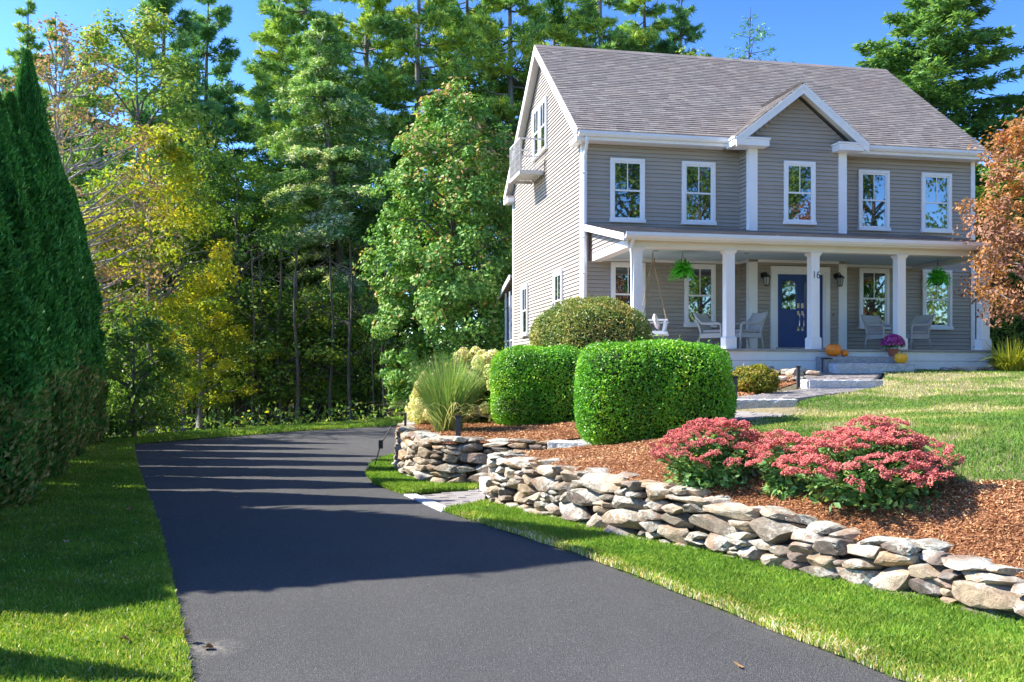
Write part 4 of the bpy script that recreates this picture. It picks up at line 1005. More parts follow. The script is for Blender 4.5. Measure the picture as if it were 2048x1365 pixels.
LM = {}
LM['pine'] = leaf_mat('pine_needles', [(0, (0.104, 0.244, 0.092)), (.45, (0.247, 0.444, 0.124)), (.8, (0.501, 0.633, 0.115)), (1, (0.731, 0.725, 0.124))], .25, .5, .3)
LM['pine2'] = leaf_mat('blue_pine_needles', [(0, (0.074, 0.195, 0.098)), (.5, (0.185, 0.391, 0.158)), (1, (0.398, 0.574, 0.185))], .25, .5, .3)
LM['hem'] = leaf_mat('hemlock_needles', [(0, (0.112, 0.228, 0.108)), (.45, (0.258, 0.445, 0.135)), (.75, (0.518, 0.620, 0.188)), (.85, (0.850, 0.838, 0.486)), (1, (0.850, 0.850, 0.810))], .3, .75, .08)
LM['hem2'] = leaf_mat('bright_hemlock_needles', [(0, (0.068, 0.169, 0.060)), (.5, (0.186, 0.338, 0.094)), (1, (0.406, 0.507, 0.135))], .35, .6, .2)
LM['maple'] = leaf_mat('turning_maple_leaves', [(0, (0.101, 0.248, 0.060)), (.4, (0.192, 0.389, 0.080)), (.60, (0.273, 0.410, 0.100)), (.74, (0.557, 0.410, 0.140)), (.88, (0.668, 0.346, 0.220)), (1, (0.668, 0.454, 0.340))], .25)
LM['yellow'] = leaf_mat('yellow_autumn_leaves', [(0, (0.085, 0.175, 0.021)), (.35, (0.228, 0.312, 0.027)), (.62, (0.479, 0.475, 0.037)), (.85, (0.661, 0.525, 0.042)), (1, (0.661, 0.375, 0.063))], .4)
LM['light'] = leaf_mat('light_green_leaves', [(0, (0.089, 0.187, 0.055)), (.5, (0.187, 0.309, 0.067)), (.85, (0.353, 0.420, 0.089)), (1, (0.574, 0.463, 0.132))], .4)
LM['red'] = leaf_mat('sparse_russet_leaves', [(0, (.16, .17, .05)), (.4, (.30, .22, .10)), (1, (.40, .21, .15))], .4)
LM['jmaple'] = leaf_mat('russet_japanese_maple_leaves', [(0, (0.092, 0.100, 0.033)), (.2, (0.184, 0.100, 0.067)), (.5, (0.368, 0.190, 0.133)), (.8, (0.423, 0.210, 0.057)), (1, (0.386, 0.130, 0.048))], .3)
LM['under'] = leaf_mat('shade_leaves', [(0, (0.074, 0.169, 0.044)), (.6, (0.205, 0.343, 0.063)), (.85, (0.460, 0.524, 0.063)), (1, (0.850, 0.850, 0.063))], .4)
LM['arb'] = leaf_mat('arborvitae_sprays', [(0, (0.037, 0.161, 0.037)), (.5, (0.082, 0.299, 0.059)), (.8, (0.165, 0.436, 0.090)), (.88, (0.314, 0.323, 0.099)), (1, (0.562, 0.420, 0.181))], .12, .6, .15)
LM['box'] = leaf_mat('boxwood_leaves', [(0, (0.069, 0.233, 0.022)), (.5, (0.156, 0.436, 0.029)), (.85, (0.298, 0.581, 0.043)), (1, (0.533, 0.711, 0.072))], .3, .38, .45)
LM['bronze'] = leaf_mat('bronze_shrub_leaves', [(0, (0.088, 0.168, 0.036)), (.5, (0.251, 0.322, 0.072)), (.8, (0.444, 0.368, 0.109)), (1, (0.620, 0.368, 0.169))], .3, .45, .35)
LM['gold'] = leaf_mat('golden_shrub_leaves', [(0, (0.083, 0.143, 0.018)), (.5, (0.225, 0.270, 0.024)), (.85, (0.390, 0.330, 0.038)), (1, (0.450, 0.240, 0.075))], .35, .45, .35)
LM['blade'] = leaf_mat('ornamental_grass_blades', [(0, (0.085, 0.195, 0.063)), (.5, (0.227, 0.380, 0.105)), (.85, (0.491, 0.564, 0.210)), (1, (0.794, 0.738, 0.399))], .35, .55, .2)
LM['sedum'] = leaf_mat('sedum_leaves', [(0, (0.058, 0.172, 0.043)), (.5, (0.127, 0.282, 0.078)), (.85, (0.234, 0.390, 0.127)), (1, (0.390, 0.488, 0.117))], .3, .4, .35)
LM['hydl'] = leaf_mat('hydrangea_leaves', [(0, (0.063, 0.119, 0.025)), (.5, (0.168, 0.224, 0.035)), (.85, (0.336, 0.308, 0.042)), (1, (0.336, 0.168, 0.084))], .35)
LM['hydf'] = leaf_mat('hydrangea_petals', [(0, (0.414, 0.524, 0.166)), (.5, (0.690, 0.718, 0.304)), (.75, (0.850, 0.773, 0.497)), (1, (0.800, 0.469, 0.331))], .3, .6, .2, .15)
LM['sedf'] = leaf_mat('sedum_florets', [(0, (0.377, 0.068, 0.082)), (.4, (0.609, 0.148, 0.150)), (.75, (0.812, 0.294, 0.223)), (1, (0.850, 0.547, 0.298))], .2, .65, .2, .12)
LM['mumf'] = leaf_mat('magenta_petals', [(0, (0.221, 0.016, 0.144)), (.6, (0.442, 0.039, 0.300)), (1, (0.676, 0.208, 0.504))], .25, .6, .2)
LM['fern'] = leaf_mat('fern_fronds', [(0, (0.058, 0.401, 0.036)), (.6, (0.140, 0.750, 0.066)), (1, (0.352, 0.850, 0.140))], .35, .45, .3)
LM['lawn'] = leaf_mat('lawn_blades', [(0, (0.104, 0.229, 0.035)), (.5, (0.227, 0.390, 0.054)), (.78, (0.459, 0.503, 0.098)), (.9, (0.850, 0.618, 0.343)), (1, (0.850, 0.790, 0.683))], .4, .5, .25, .2)
LM['dry'] = leaf_mat('dry_lawn_blades', [(0, (0.094, 0.215, 0.045)), (.35, (0.188, 0.325, 0.067)), (.6, (0.314, 0.376, 0.090)), (.8, (0.564, 0.530, 0.224)), (1, (0.807, 0.752, 0.419))], .35, .6, .2, .2)
LM['chip'] = leaf_mat('mulch_chips', [(0, (0.190, 0.084, 0.041)), (.45, (0.427, 0.205, 0.092)), (.8, (0.629, 0.344, 0.166)), (1, (0.850, 0.690, 0.392))], 0, .85, .15, .15)

def px(u, Y, v=None):
    """world x (and height) seen at photo column u (row v) at distance Y"""
    return (u - 1024) * Y / 1917 if v is None else ((u - 1024) * Y / 1917, 1.6 - (v - 748) * Y / 1917)
_lat = np.random.default_rng(3).random((64, 64))
def vnoise(x, y, s=1.0):
    x = np.asarray(x) * s + 100; y = np.asarray(y) * s + 100; i = np.floor(x).astype(int); j = np.floor(y).astype(int); fx = x - i; fy = y - j
    fx = fx * fx * (3 - 2 * fx); fy = fy * fy * (3 - 2 * fy); g = lambda a, b: _lat[a % 64, b % 64]
    return (g(i, j) * (1 - fx) + g(i + 1, j) * fx) * (1 - fy) + (g(i, j + 1) * (1 - fx) + g(i + 1, j + 1) * fx) * fy

# ------------------------------------------------------------------ trees
r = np.random.default_rng(21)
clus = {}
def t_maple(C, Pt, g, rr, r, idx):
    k = r.random(idx.max() + 1)[idx]; tip = np.clip((rr - .55) * 1.6, 0, 1) * np.clip(.2 + C[:, 3] * .9, 0, 1)
    return .10 + .46 * r.random(len(idx)) + (k > .5) * tip * (.40 + .5 * r.random(len(idx)))
def t_mix(lo, hi, pull=.5):
    def f(C, Pt, g, rr, r, idx): k = r.random(idx.max() + 1)[idx]; return lo + (hi - lo) * np.clip(pull * k + (1 - pull) * r.random(len(idx)) + .1 * (rr - .5), 0, 1)
    return f
def t_yel(C, Pt, g, rr, r, idx):
    k = r.random(idx.max() + 1)[idx]; return np.clip(.06 + .60 * k + .35 * (C[:, 3] - .62) + .25 * r.random(len(idx)), 0, 1)

env_maple = lambda u: np.interp(u, [0, .08, .25, .5, .75, .9, .97, 1], [.62, .85, 1.0, .97, .76, .52, .3, .1])
mp = broadleaf('maple', 11.2, 2.95, env_maple, .5, 420, 130, .135, LM['maple'], M['bark'], r, t_maple, .17, .46, .8)
plant('maple_tree', (px(905, 36.5), 36.5, -.1), list(zip(('trunk', 'crown'), mp)), 'large green maple with pink and orange leaf tips beside the house gable', scale=(1.11, 1.11, 1.12))
env_y = lambda u: np.interp(u, [0, .2, .45, .7, .9, 1], [.75, .95, 1.0, .72, .38, .1])
ye = broadleaf('yellow', 9.2, 2.6, env_y, 1.3, 105, 105, .15, LM['yellow'], M['greybark'], r, t_yel, .12, .52, .65)
plant('yellow_tree', (px(300, 31.5), 31.5, -.3), list(zip(('trunk', 'crown'), ye)), 'tree with yellow and gold autumn leaves at the wood edge', scale=(1.1, 1.1, 1.12))
dup(bpy.data.objects['yellow_tree'], (px(400, 33.5), 33.5, -.3), 2.1, (.7, .7, .58), 'smaller gold leaved tree low against the dark trunks')
env_l = lambda u: np.interp(u, [0, .2, .5, .8, 1], [.5, .9, 1, .7, .15])
li = broadleaf('light', 15.6, 3.5, env_l, 4, 120, 110, .19, LM['light'], M['greybark'], r, t_mix(.1, 1), .2, .7, .6)
plant('light_green_tree', (px(275, 41), 41, -.3), list(zip(('trunk', 'crown'), li)), 'pale green tree standing tall behind the yellow tree', scale=(1.13, 1.13, 1.13))
ba = broadleaf('bare', 11.4, 3.3, env_l, 3, 130, 42, .13, LM['red'], M['palebark'], r, t_mix(0, 1), .10, .55, .6, limbs=130, arch=-.04)
plant('half_bare_tree', (px(120, 27), 27, 0), list(zip(('trunk', 'crown'), ba)), 'half bare tree with pale branches and russet leaves above the evergreens')
un = broadleaf('under', 11.5, 2.9, env_l, 2.5, 110, 95, .16, LM['under'], M['bark'], r, t_mix(0, .75), .16, .65, .65)
un2 = broadleaf('under', 13.5, 2.6, env_l, 6.5, 90, 95, .17, LM['under'], M['bark'], r, t_mix(0, .7), .17, .65, .65)
sap = broadleaf('sapling', 4.6, 1.25, env_l, .9, 40, 70, .12, LM['under'], M['bark'], r, t_mix(.2, 1), .035, .42, .6)
UN = list(zip(('trunk', 'crown'), un)); UN2 = list(zip(('trunk', 'crown'), un2)); SAP = list(zip(('trunk', 'crown'), sap))
plant('dark_green_tree', (px(475, 41), 41, -.3), UN, 'dark green tree filling the gap left of the grey hemlock')
plant('dark_green_tree', (px(400, 46), 46, -.3), UN2, 'tall dark tree behind the gold tree with a high crown', rz=1.3)
for u, Y, k, lab in ((-60, 33, 1.0, 'dark tree behind the far end of the evergreen row'), (150, 33, .8, 'shaded tree under the half bare branches'), (60, 38, 1.2, 'broad dark tree at the left frame edge behind the evergreens'), (560, 41, 1.0, 'shaded tree behind the hemlock trunk on its left'), (740, 40, .95, 'shaded tree between the hemlock and the maple'), (520, 39, .9, 'mid green tree left of the hemlock, above the slim trunks'), (640, 45, 1.1, 'dark tree filling the space under the pines behind the hemlock'), (960, 41, 1.1, 'dark leafy tree between the maple and the house corner'), (800, 42, 1.05, 'dark leafy tree just behind the left edge of the maple'), (340, 38, .95, 'dark leafy tree behind the lower part of the yellow tree'), (230, 36, .95, 'dark leafy tree between the half bare tree and the yellow tree'), (690, 42, .8, 'low dark tree beside the hemlock trunk on its right')):
    Y *= 1.17; plant('dark_green_tree', (px(u, Y), Y, -.3), UN, lab, rz=u * .7, scale=(k, k, k))

# slim woodland trunks in the shade
wt = r.random((60, 6)); k = 0
thick = [(410, 29.5, .20), (497, 30, .17), (522, 31, .16), (608, 30.5, .26), (625, 32.5, .22), (662, 31, .18), (676, 30.2, .20), (738, 31.2, .20), (756, 31.5, .12), (450, 33, .14), (318, 28, .13), (285, 26.5, .12), (560, 33.5, .12), (345, 30, .10)]
bole = MB(); zz = np.linspace(0, 9.5, 7); bole.tube(np.column_stack([.08 * np.sin(zz * .6), .06 * np.cos(zz * .5), zz]), np.array([.27, .21, .19, .175, .16, .13, .05]), 9)
for q in range(12):
    th = r.uniform(0, 6.28); z0 = r.uniform(2.5, 8.5); bole.tube([(0, 0, z0), (.7 * math.cos(th), .7 * math.sin(th), z0 + .1), (1.5 * math.cos(th), 1.5 * math.sin(th), z0 + .1)], [.03, .018, .006], 4, False)
n = 700; th = r.uniform(0, 6.28, n); q_ = r.uniform(.4, 1.6, n); Pt = np.column_stack([q_ * np.cos(th), q_ * np.sin(th), r.uniform(3.6, 9.5, n)])
BOLE = [('trunk', bole.mesh('trunk', M['bark'], True)), ('crown', leaf_mesh('crown', Pt, unit(r.normal(size=(n, 3)) + (0, 0, .8)), .17, .5, .7 * r.random(n), LM['under'], r))]
for u, Y, tr in thick:
    Y = Y * 1.18 + 12; tr *= 1.7
    o = plant('woodland_tree', (px(u, Y), Y, float(z_ground(np.array([px(u, Y)]), np.array([Y]))[0]) - .02), BOLE, 'dark straight woodland trunk with a few shaded twigs', group='dark trunks at the edge of the wood', rz=u, scale=(tr / .17, tr / .17, .95)); k += 1
bt = MB(); zz = np.linspace(0, 7.5, 6); bt.tube(np.column_stack([.06 * np.sin(zz), .05 * np.cos(zz), zz]), np.linspace(.055, .02, 6), 6)
for q in range(9):
    th = r.uniform(0, 6.28); z0 = r.uniform(2, 7); bt.tube([(0, 0, z0), (.6 * math.cos(th), .6 * math.sin(th), z0 + .3), (1.1 * math.cos(th), 1.1 * math.sin(th), z0 + .9)], [.018, .012, .005], 4)
POLE = [('trunk', bt.mesh('trunk', M['bark'], True))]
for q in range(46):
    Y = r.uniform(35, 52); u = r.uniform(215, 775)
    plant('thin_tree', (px(u, Y), Y, float(z_ground(np.array([px(u, Y)]), np.array([Y]))[0]) - .02), POLE, 'thin dark bare sapling trunk standing in the shaded wood', group='thin trunks in the shaded wood', rz=r.uniform(0, 6), scale=(r.uniform(.7, 1.6),) * 2 + (1,))
for q, (u, Y, s) in enumerate(((255, 31, .9), (350, 33, .8), (440, 32, .7), (500, 37, .8), (545, 38, .9), (590, 35, .8), (640, 38, .9), (690, 40, .8), (720, 37, .9), (770, 42, 1.0), (800, 38, .9), (300, 30.5, 1.2), (365, 31, 1.3), (415, 31.5, 1.2), (470, 31.5, 1.35), (530, 32, 1.3), (575, 32.5, 1.2), (635, 32.5, 1.3), (690, 33, 1.2), (735, 33.5, 1.25), (380, 40, 1), (480, 44, 1.1), (620, 45, 1.1), (830, 34, .8))):
    Y = Y * 1.15 + 2; s *= 1.15; plant('sapling', (px(u, Y), Y, float(z_ground(np.array([px(u, Y)]), np.array([Y]))[0]) - .02), SAP, 'leafy yellow green sapling in the understorey', group='leafy saplings under the trees', rz=q * 1.7, scale=(s, s, s * .85))
# far wood that closes the view
NC = 1100; n = 60000; cx = r.uniform(-52, 34, NC); cyy = r.uniform(58, 80, NC); cz = r.uniform(-.2, 11, NC) * r.uniform(.3, 1, NC); i = r.integers(0, NC, n); g = unit(r.normal(size=(n, 3)))
Pt = np.column_stack([cx, cyy, cz])[i] + g * (r.random(n) ** .4)[:, None] * np.array([1.7, 1.7, 1.2]); Pt[:, 2] = np.maximum(Pt[:, 2], -.35)
o = link('far_woods', leaf_mesh('far_woods', Pt, unit(g + r.normal(size=g.shape) * .5 + (0, 0, .4)), .34, .6, np.clip(.15 + .6 * r.random(NC)[i] + .25 * r.random(n), 0, 1), LM['under'], r)); o['kind'] = 'stuff'
o = link('far_woods', o.data, None, (14, 6, 0), (0, 0, R(-143)), (1.2, 1, 1.5)); o['kind'] = 'stuff'
# leaf litter and low growth along the wood edge
n = 9000; u_ = r.uniform(-40, 860, n); Y_ = r.uniform(27.5, 50, n); X_ = (u_ - 1024) * Y_ / 1917; line = np.interp(X_, [-12, -10, -8.9, -7.2, -5, -3.6], [21.5, 23, 25.6, 28.6, 32, 36]); ok = Y_ > line
Pt = np.column_stack([X_, Y_, z_ground(X_, Y_) + r.uniform(.02, 1, n) ** 2.4 * .9])[ok]; n = len(Pt)
o = link('undergrowth', leaf_mesh('undergrowth', Pt, unit(r.normal(size=(n, 3)) + (0, 0, .7)), .16, .5, r.random(n) ** 1.3, LM['under'], r)); o['kind'] = 'stuff'

# conifers
pA = pine(25, r, LM['pine'], M['greybark'], .24, 4.6, .85, 44, .40, .28, 6, .18, spray=12, asp=.13)
pB = pine(25, r, LM['pine'], M['bark'], .2, 4.2, .8, 46, .40, .26, 6, .12, spray=12, asp=.13)
pC = pine(23, r, LM['pine2'], M['bark'], .16, 4.0, .75, 46, .40, .24, 6, .22, spray=12, asp=.13)
PA, PB, PC = (list(zip(('trunk', 'crown'), p)) for p in (pA, pB, pC))
for u, Y, s, v, lab in ((55, 45, .80, PB, 'pine whose pointed top shows above the half bare tree'), (110, 52, .86, PA, 'pine at the upper left behind the bare branches'), (5, 40, .66, PC, 'dark pine at the far left edge behind the evergreens'), (190, 47, .84, PC, 'narrow pine top behind the pale green tree'), (330, 44, 1.0, PC, 'dense blue green pine over the pale green tree'),
        (415, 48, 1.0, PC, 'blue green pine between the yellow tree and the hemlock tops'), (560, 52, .98, PB, 'pine rising beyond the left side of the hemlock'), (610, 46, 1.05, PB, 'tall pine directly behind the hemlock top'), (735, 50, 1.1, PA, 'tall pine right of the hemlock with open branches'),
        (838, 47, 1.06, PA, 'pine with a dark straight trunk in front of the blue sky gap'), (935, 52, 1.12, PB, 'tall pine over the top of the maple'), (1020, 49, 1.1, PA, 'yellow green pine just left of the roof peak'), (1110, 53, 1.12, PB, 'pine standing right behind the roof peak'),
        (1200, 50, 1.1, PA, 'broad pine behind the left part of the roof ridge'), (1290, 54, 1.1, PB, 'pine behind the middle left of the roof ridge'), (1362, 51, 1.02, PC, 'last dark pine of the row before the open sky')):
    Y += 5; s *= 1.08; plant('pine_tree', (px(u, Y), Y, -.3), v, lab, group='tall pines behind the house', rz=u * .37, scale=(s, s, s))
shp = lambda u: np.interp(u, [0, .25, .55, .8, 1], [.85, 1, .8, .5, .08])
h1 = hemlock(12.8, r, LM['hem'], M['greybark'], .20, 2.6, 64, .15, .22, .3, shp, .26, 5, .30, spray=6)
plant('hemlock_tree', (px(700, 45), 45, -.7), list(zip(('trunk', 'crown'), h1)), 'grey green hemlock with drooping sprays and brown patches', scale=(1.5, 1.5, 1.47)).rotation_euler = (0, R(-4.5), .4)
h2 = hemlock(17.5, r, LM['hem2'], M['greybark'], .12, 6.4, 40, .30, .26, .06, lambda u: (1 - u) ** .75, .36, 5, 0.0, .26, spray=4)
H2 = list(zip(('trunk', 'crown'), h2))
plant('hemlock_tree', (px(1868, 37), 37, 0), H2, 'big bright green hemlock behind the right roof slope', rz=.5, scale=(1.3, 1.3, 1))
plant('hemlock_tree', (px(2060, 41), 41, 0), H2, 'lower hemlock at the right frame edge behind the orange tree', rz=2.2, scale=(.9, .9, .78))
h3 = hemlock(19.2, r, LM['pine2'], M['bark'], .45, 3.6, 9, .26, .16, -.1, lambda u: (1 - u) ** .65, .55, 4, 0, .22, spray=3)
plant('thin_conifer', (px(1500, 46), 46, 0), list(zip(('trunk', 'crown'), h3)), 'sparse dark conifer with thin bare twigs above the roof ridge')
env_s = lambda u: np.interp(u, [0, .4, .8, 1], [.6, 1, .7, .15])
sm = broadleaf('small', 15.2, 1.7, env_s, 10, 46, 60, .17, LM['light'], M['greybark'], r, t_mix(.3, 1), .12, .5, .7)
SM = list(zip(('trunk', 'crown'), sm))
plant('light_green_tree', (px(1592, 42), 42, -.4), SM, 'yellow green treetop just showing over the middle of the roof ridge')
plant('light_green_tree', (px(1385, 44), 44, 1.2), SM, 'light green treetop showing over the ridge below the last pine', rz=2)
plant('light_green_tree', (px(1560, 44), 44, -.9), SM, 'small leafy treetop beside the sparse conifer behind the roof', rz=4, scale=(.9, .9, 1))
for u, Y, k, lab in ((2010, 31, .62, 'dark leafy tree behind the porch end'), (2090, 30, .7, 'dark leafy tree at the right edge behind the orange maple'), (1990, 36, .7, 'shaded tree in the gap beside the house corner')):
    plant('dark_green_tree', (px(u, Y), Y, 1.4), UN, lab, rz=u, scale=(k, k, k))

# japanese maple
def t_jm(C, Pt, g, rr, r, idx): k = r.random(idx.max() + 1)[idx]; return np.clip(.12 + .42 * k + .28 * C[:, 3] + .3 * r.random(len(idx)), 0, 1)
env_j = lambda u: np.interp(u, [0, .15, .35, .6, .85, 1], [.5, .85, .8, 1.0, .75, .2])
jm = broadleaf('jmaple', 5.8, 1.7, env_j, 1.3, 190, 85, .10, LM['jmaple'], M['greybark'], r, t_jm, .07, .36, .55)
plant('japanese_maple', (px(2076, 21.3), 21.3, 1.6), list(zip(('trunk', 'crown'), jm)), 'orange and pink japanese maple at the right end of the porch')

# arborvitae row
def arbor(Ht, rad, r, n=60000):
    u = r.random(n) ** 1.05; rim = lambda u: np.interp(u, [0, .05, .25, .6, .85, 1], [.8, .95, 1, .74, .36, .02])
    th = r.uniform(0, 2 * math.pi, n); lobe = 1 + .13 * np.sin(th * 5 + np.sin(u * 9) * 1.2) + .09 * np.sin(th * 9 + u * 22) + .06 * np.sin(u * 40 + th * 3) + .10 * (vnoise(th * 3, u * 26) - .5) + .09 * np.maximum(0, r.normal(0, 1, n) - .9)
    rr = rad * rim(u) * lobe * (1 - .22 * r.random(n) ** 2); Pt = np.column_stack([rr * np.cos(th), rr * np.sin(th), u * Ht])
    out = np.column_stack([np.cos(th), np.sin(th), .15 + 0 * th]); d = unit(out * .55 + np.array([0, 0, .9]) + r.normal(size=(n, 3)) * .35)
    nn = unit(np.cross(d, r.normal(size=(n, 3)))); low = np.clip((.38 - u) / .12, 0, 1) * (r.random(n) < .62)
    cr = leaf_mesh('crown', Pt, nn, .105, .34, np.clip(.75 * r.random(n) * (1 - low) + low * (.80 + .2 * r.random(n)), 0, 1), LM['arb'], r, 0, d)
    b = MB(); b.tube([(0, 0, 0), (0, 0, Ht * .96)], [.16, .02], 8); us = np.linspace(.03, .97, 14); b.lathe([(.74 * rad * rim(q) * (1 - .1 * math.sin(q * 20)), q * Ht) for q in us], 0, 0, 14)  # trunk plus an added dark hull inside the crown to block light
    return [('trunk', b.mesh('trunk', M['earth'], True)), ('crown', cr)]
A1, A2 = arbor(6.8, .70, r), arbor(6.6, .74, r)
labs = ['nearest evergreen of the clipped row beyond the left edge', 'tall arborvitae filling the left frame edge', 'arborvitae second along the left edge of the lawn', 'arborvitae with its pointed tip at the upper left', 'arborvitae midway in the row with a browned lower skirt',
        'arborvitae whose tip stands lower than its neighbours', 'arborvitae second to last in the row before the dark shrub', 'last arborvitae of the row next to the dark shrub']
for k_, lab in enumerate(labs):
    y = 11.0 + k_ * 1.68; x = -6.34 - (y - 11) * .350; s = (.71, .82, .87, 1.02, .96, .92, .82, .88)[k_]
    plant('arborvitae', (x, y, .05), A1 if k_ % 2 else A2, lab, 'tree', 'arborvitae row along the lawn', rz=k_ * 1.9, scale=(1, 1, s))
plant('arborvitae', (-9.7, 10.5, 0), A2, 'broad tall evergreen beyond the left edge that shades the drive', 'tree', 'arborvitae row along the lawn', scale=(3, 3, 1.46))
for x, y, s, q, lab in ((-8.5, 9.15, 1.12, 2.5, 'third tall broad evergreen beyond the left edge'), (-8.9, 9.55, 1.27, 3.0, 'second tall broad evergreen beyond the left edge'), (-8.1, 8.75, 1.02, 2.3, 'tall evergreen beyond the left edge that shades the drive'), (-7.4, 7.3, .66, 2.0, 'shorter evergreen beyond the left edge near the drive'), (-6.6, 6.15, .32, .9, 'low evergreen beyond the left edge'), (-4.75, 5.3, .40, .5, 'small slim evergreen beyond the left edge nearest the viewer')):
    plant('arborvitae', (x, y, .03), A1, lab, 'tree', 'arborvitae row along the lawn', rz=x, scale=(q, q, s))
ds = broadleaf('shrub', 3.3, 1.25, env_y, .25, 60, 75, .13, LM['under'], M['greybark'], r, t_mix(.0, .72), .05, .4, .55)
plant('dark_shrub', (px(268, 23.2), 23.2, 0), list(zip(('stem', 'foliage'), ds)), 'dark leafy shrub at the end of the evergreen row', 'shrub', scale=(1.05, 1.05, 1))
dup(bpy.data.objects['dark_shrub'], (px(235, 24.8), 24.8, 0), 2.4, (.85, .85, .9), 'shaded shrub half hidden behind the last arborvitae')

# ------------------------------------------------------------------ clipped shrubs
def clipped(name, label, loc, rx, ry, h, ex, n, size, m, tlo, thi, r, rough=.03, seed=0, aspect=.55, zb=.5, patch=None):
    o = empty(name, loc, r.uniform(-.1, .1), label, 'shrub'); g = unit(r.normal(size=(n, 3))); zc = h * zb; rz_ = np.where(g[:, 2] > 0, h - zc, zc * 1.05)
    k = (np.abs(g[:, 0]) ** ex + np.abs(g[:, 1]) ** ex + np.abs(g[:, 2]) ** ex) ** (1 / ex); s = g / k[:, None]
    bump = 1 + rough * (np.sin(s[:, 0] * 7 + seed) * np.sin(s[:, 2] * 6 + seed * 2) + np.sin(s[:, 1] * 8 + seed) * .8 + r.normal(0, .35, n)) - .15 * r.random(n) ** 2.2
    Pt = s * bump[:, None] * np.column_stack([np.full(n, rx), np.full(n, ry), rz_]) + (0, 0, zc); Pt[:, 2] = np.maximum(Pt[:, 2], .02)
    sh = (r.random(n) < .012) * r.uniform(.02, .09, n); Pt = Pt + np.sign(g) * np.abs(g) * sh[:, None]
    gn = unit(np.sign(s) * np.abs(s) ** (ex - 1) / np.array([rx, ry, h / 2])); Nn = unit(gn * .55 + r.normal(size=(n, 3)) * .62 + (0, 0, .12))
    pt = vnoise(Pt[:, 0] * 1.0 + seed, Pt[:, 2] + Pt[:, 1], 3.0); tint = tlo + (thi - tlo) * np.clip(.75 * r.random(n) ** 1.3 + .55 * pt - .12, 0, 1)
    if patch: tint = np.where((vnoise(Pt[:, 0] + 5, Pt[:, 2] - Pt[:, 1], 2.2) > .55), np.clip(tint + patch * r.random(n), 0, 1), tint)
    dirs = unit(gn * .7 + r.normal(size=(n, 3)) * .8)
    link('foliage', leaf_mesh('foliage', Pt, Nn, size, aspect, tint, m, r, .3, dirs), o)
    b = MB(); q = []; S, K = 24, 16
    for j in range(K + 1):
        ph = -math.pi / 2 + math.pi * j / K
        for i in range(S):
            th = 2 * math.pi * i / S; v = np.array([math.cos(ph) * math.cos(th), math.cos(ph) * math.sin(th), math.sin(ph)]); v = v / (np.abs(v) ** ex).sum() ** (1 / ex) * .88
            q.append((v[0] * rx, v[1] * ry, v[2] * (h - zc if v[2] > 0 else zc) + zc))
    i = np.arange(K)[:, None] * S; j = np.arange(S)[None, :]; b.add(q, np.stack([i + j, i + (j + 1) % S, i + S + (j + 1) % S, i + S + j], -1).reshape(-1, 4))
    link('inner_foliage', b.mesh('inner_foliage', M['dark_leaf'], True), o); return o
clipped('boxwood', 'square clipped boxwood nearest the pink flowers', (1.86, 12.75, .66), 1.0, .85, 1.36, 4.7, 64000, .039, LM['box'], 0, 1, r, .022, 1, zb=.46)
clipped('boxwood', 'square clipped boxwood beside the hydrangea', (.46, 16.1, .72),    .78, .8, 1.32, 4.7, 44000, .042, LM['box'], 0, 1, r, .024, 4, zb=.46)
clipped('rounded_shrub', 'large round bronze green shrub in front of the porch', (1.52, 18.5, 1.15), 1.2, 1.15, 1.9, 2.25, 36000, .055, LM['bronze'], 0, .75, r, .035, 2, zb=.42, patch=.35)
clipped('golden_shrub', 'small yellow green shrub beside the granite steps', (px(1508, 16.8), 16.8, 1.22), .40, .42, .52, 2.1, 5200, .05, LM['gold'], .1, 1, r, .09, 3)
def grassy(name, label, loc, n, h, rad, spread, m, r, tint=(0, 1), w=.010, segs=5, droop=.5, cat='plant', grp=None, low=0.0):
    """arching blades from a base tuft"""
    b = MB(); b.T = []; th = r.uniform(0, 2 * math.pi, n); q = rad * np.sqrt(r.random(n)); base = np.column_stack([q * np.cos(th), q * np.sin(th), np.zeros(n)])
    ph = th + r.normal(0, .5, n); L = h * r.uniform(.55, 1.1, n); out = spread * r.random(n) ** .8; lowm = r.random(n) < low; out = np.where(lowm, 1.15, out)
    ss = np.linspace(0, 1, segs); hz = (L * out)[:, None] * (ss ** 1.5)[None]; vz = L[:, None] * (ss[None] * (1 - .12 * out[:, None]) - (droop * out ** 1.6)[:, None] * ss[None] ** 2.6)
    P0 = np.stack([base[:, 0, None] + hz * np.cos(ph)[:, None], base[:, 1, None] + hz * np.sin(ph)[:, None], np.maximum(vz, .02)], -1)
    sd = np.column_stack([-np.sin(ph + r.normal(0, .6, n)), np.cos(ph), np.zeros(n)]); ww = (w * r.uniform(.6, 1.2, n))[:, None] * np.array([.7, 1, .9, .6, .08])[None, :segs] / 2
    A = P0 + sd[:, None] * ww[..., None]; B = P0 - sd[:, None] * ww[..., None]; v = np.stack([A, B], 2).reshape(n, segs * 2, 3)
    f = np.array([[2 * i, 2 * i + 1, 2 * i + 3, 2 * i + 2] for i in range(segs - 1)]); F = (np.arange(n)[:, None, None] * segs * 2 + f[None]).reshape(-1, 4)
    tt = tint[0] + (tint[1] - tint[0]) * r.random(n); tt = np.where(lowm, .85 + .15 * r.random(n), tt); b.add(v.reshape(-1, 3), F); b.T = [np.repeat(tt, segs - 1)]
    o = empty(name, loc, 0, label, cat, grp); link('blades', b.mesh('blades', m), o); return o
og = grassy('ornamental_grass', 'tall ornamental grass clump arching over the curved wall bed', (-1.0, 15.0, .66), 3000, 1.24, .20, .56, LM['blade'], r, (.0, .85), .0085, droop=.42, low=.04)
pb = MB(); pb.T = []
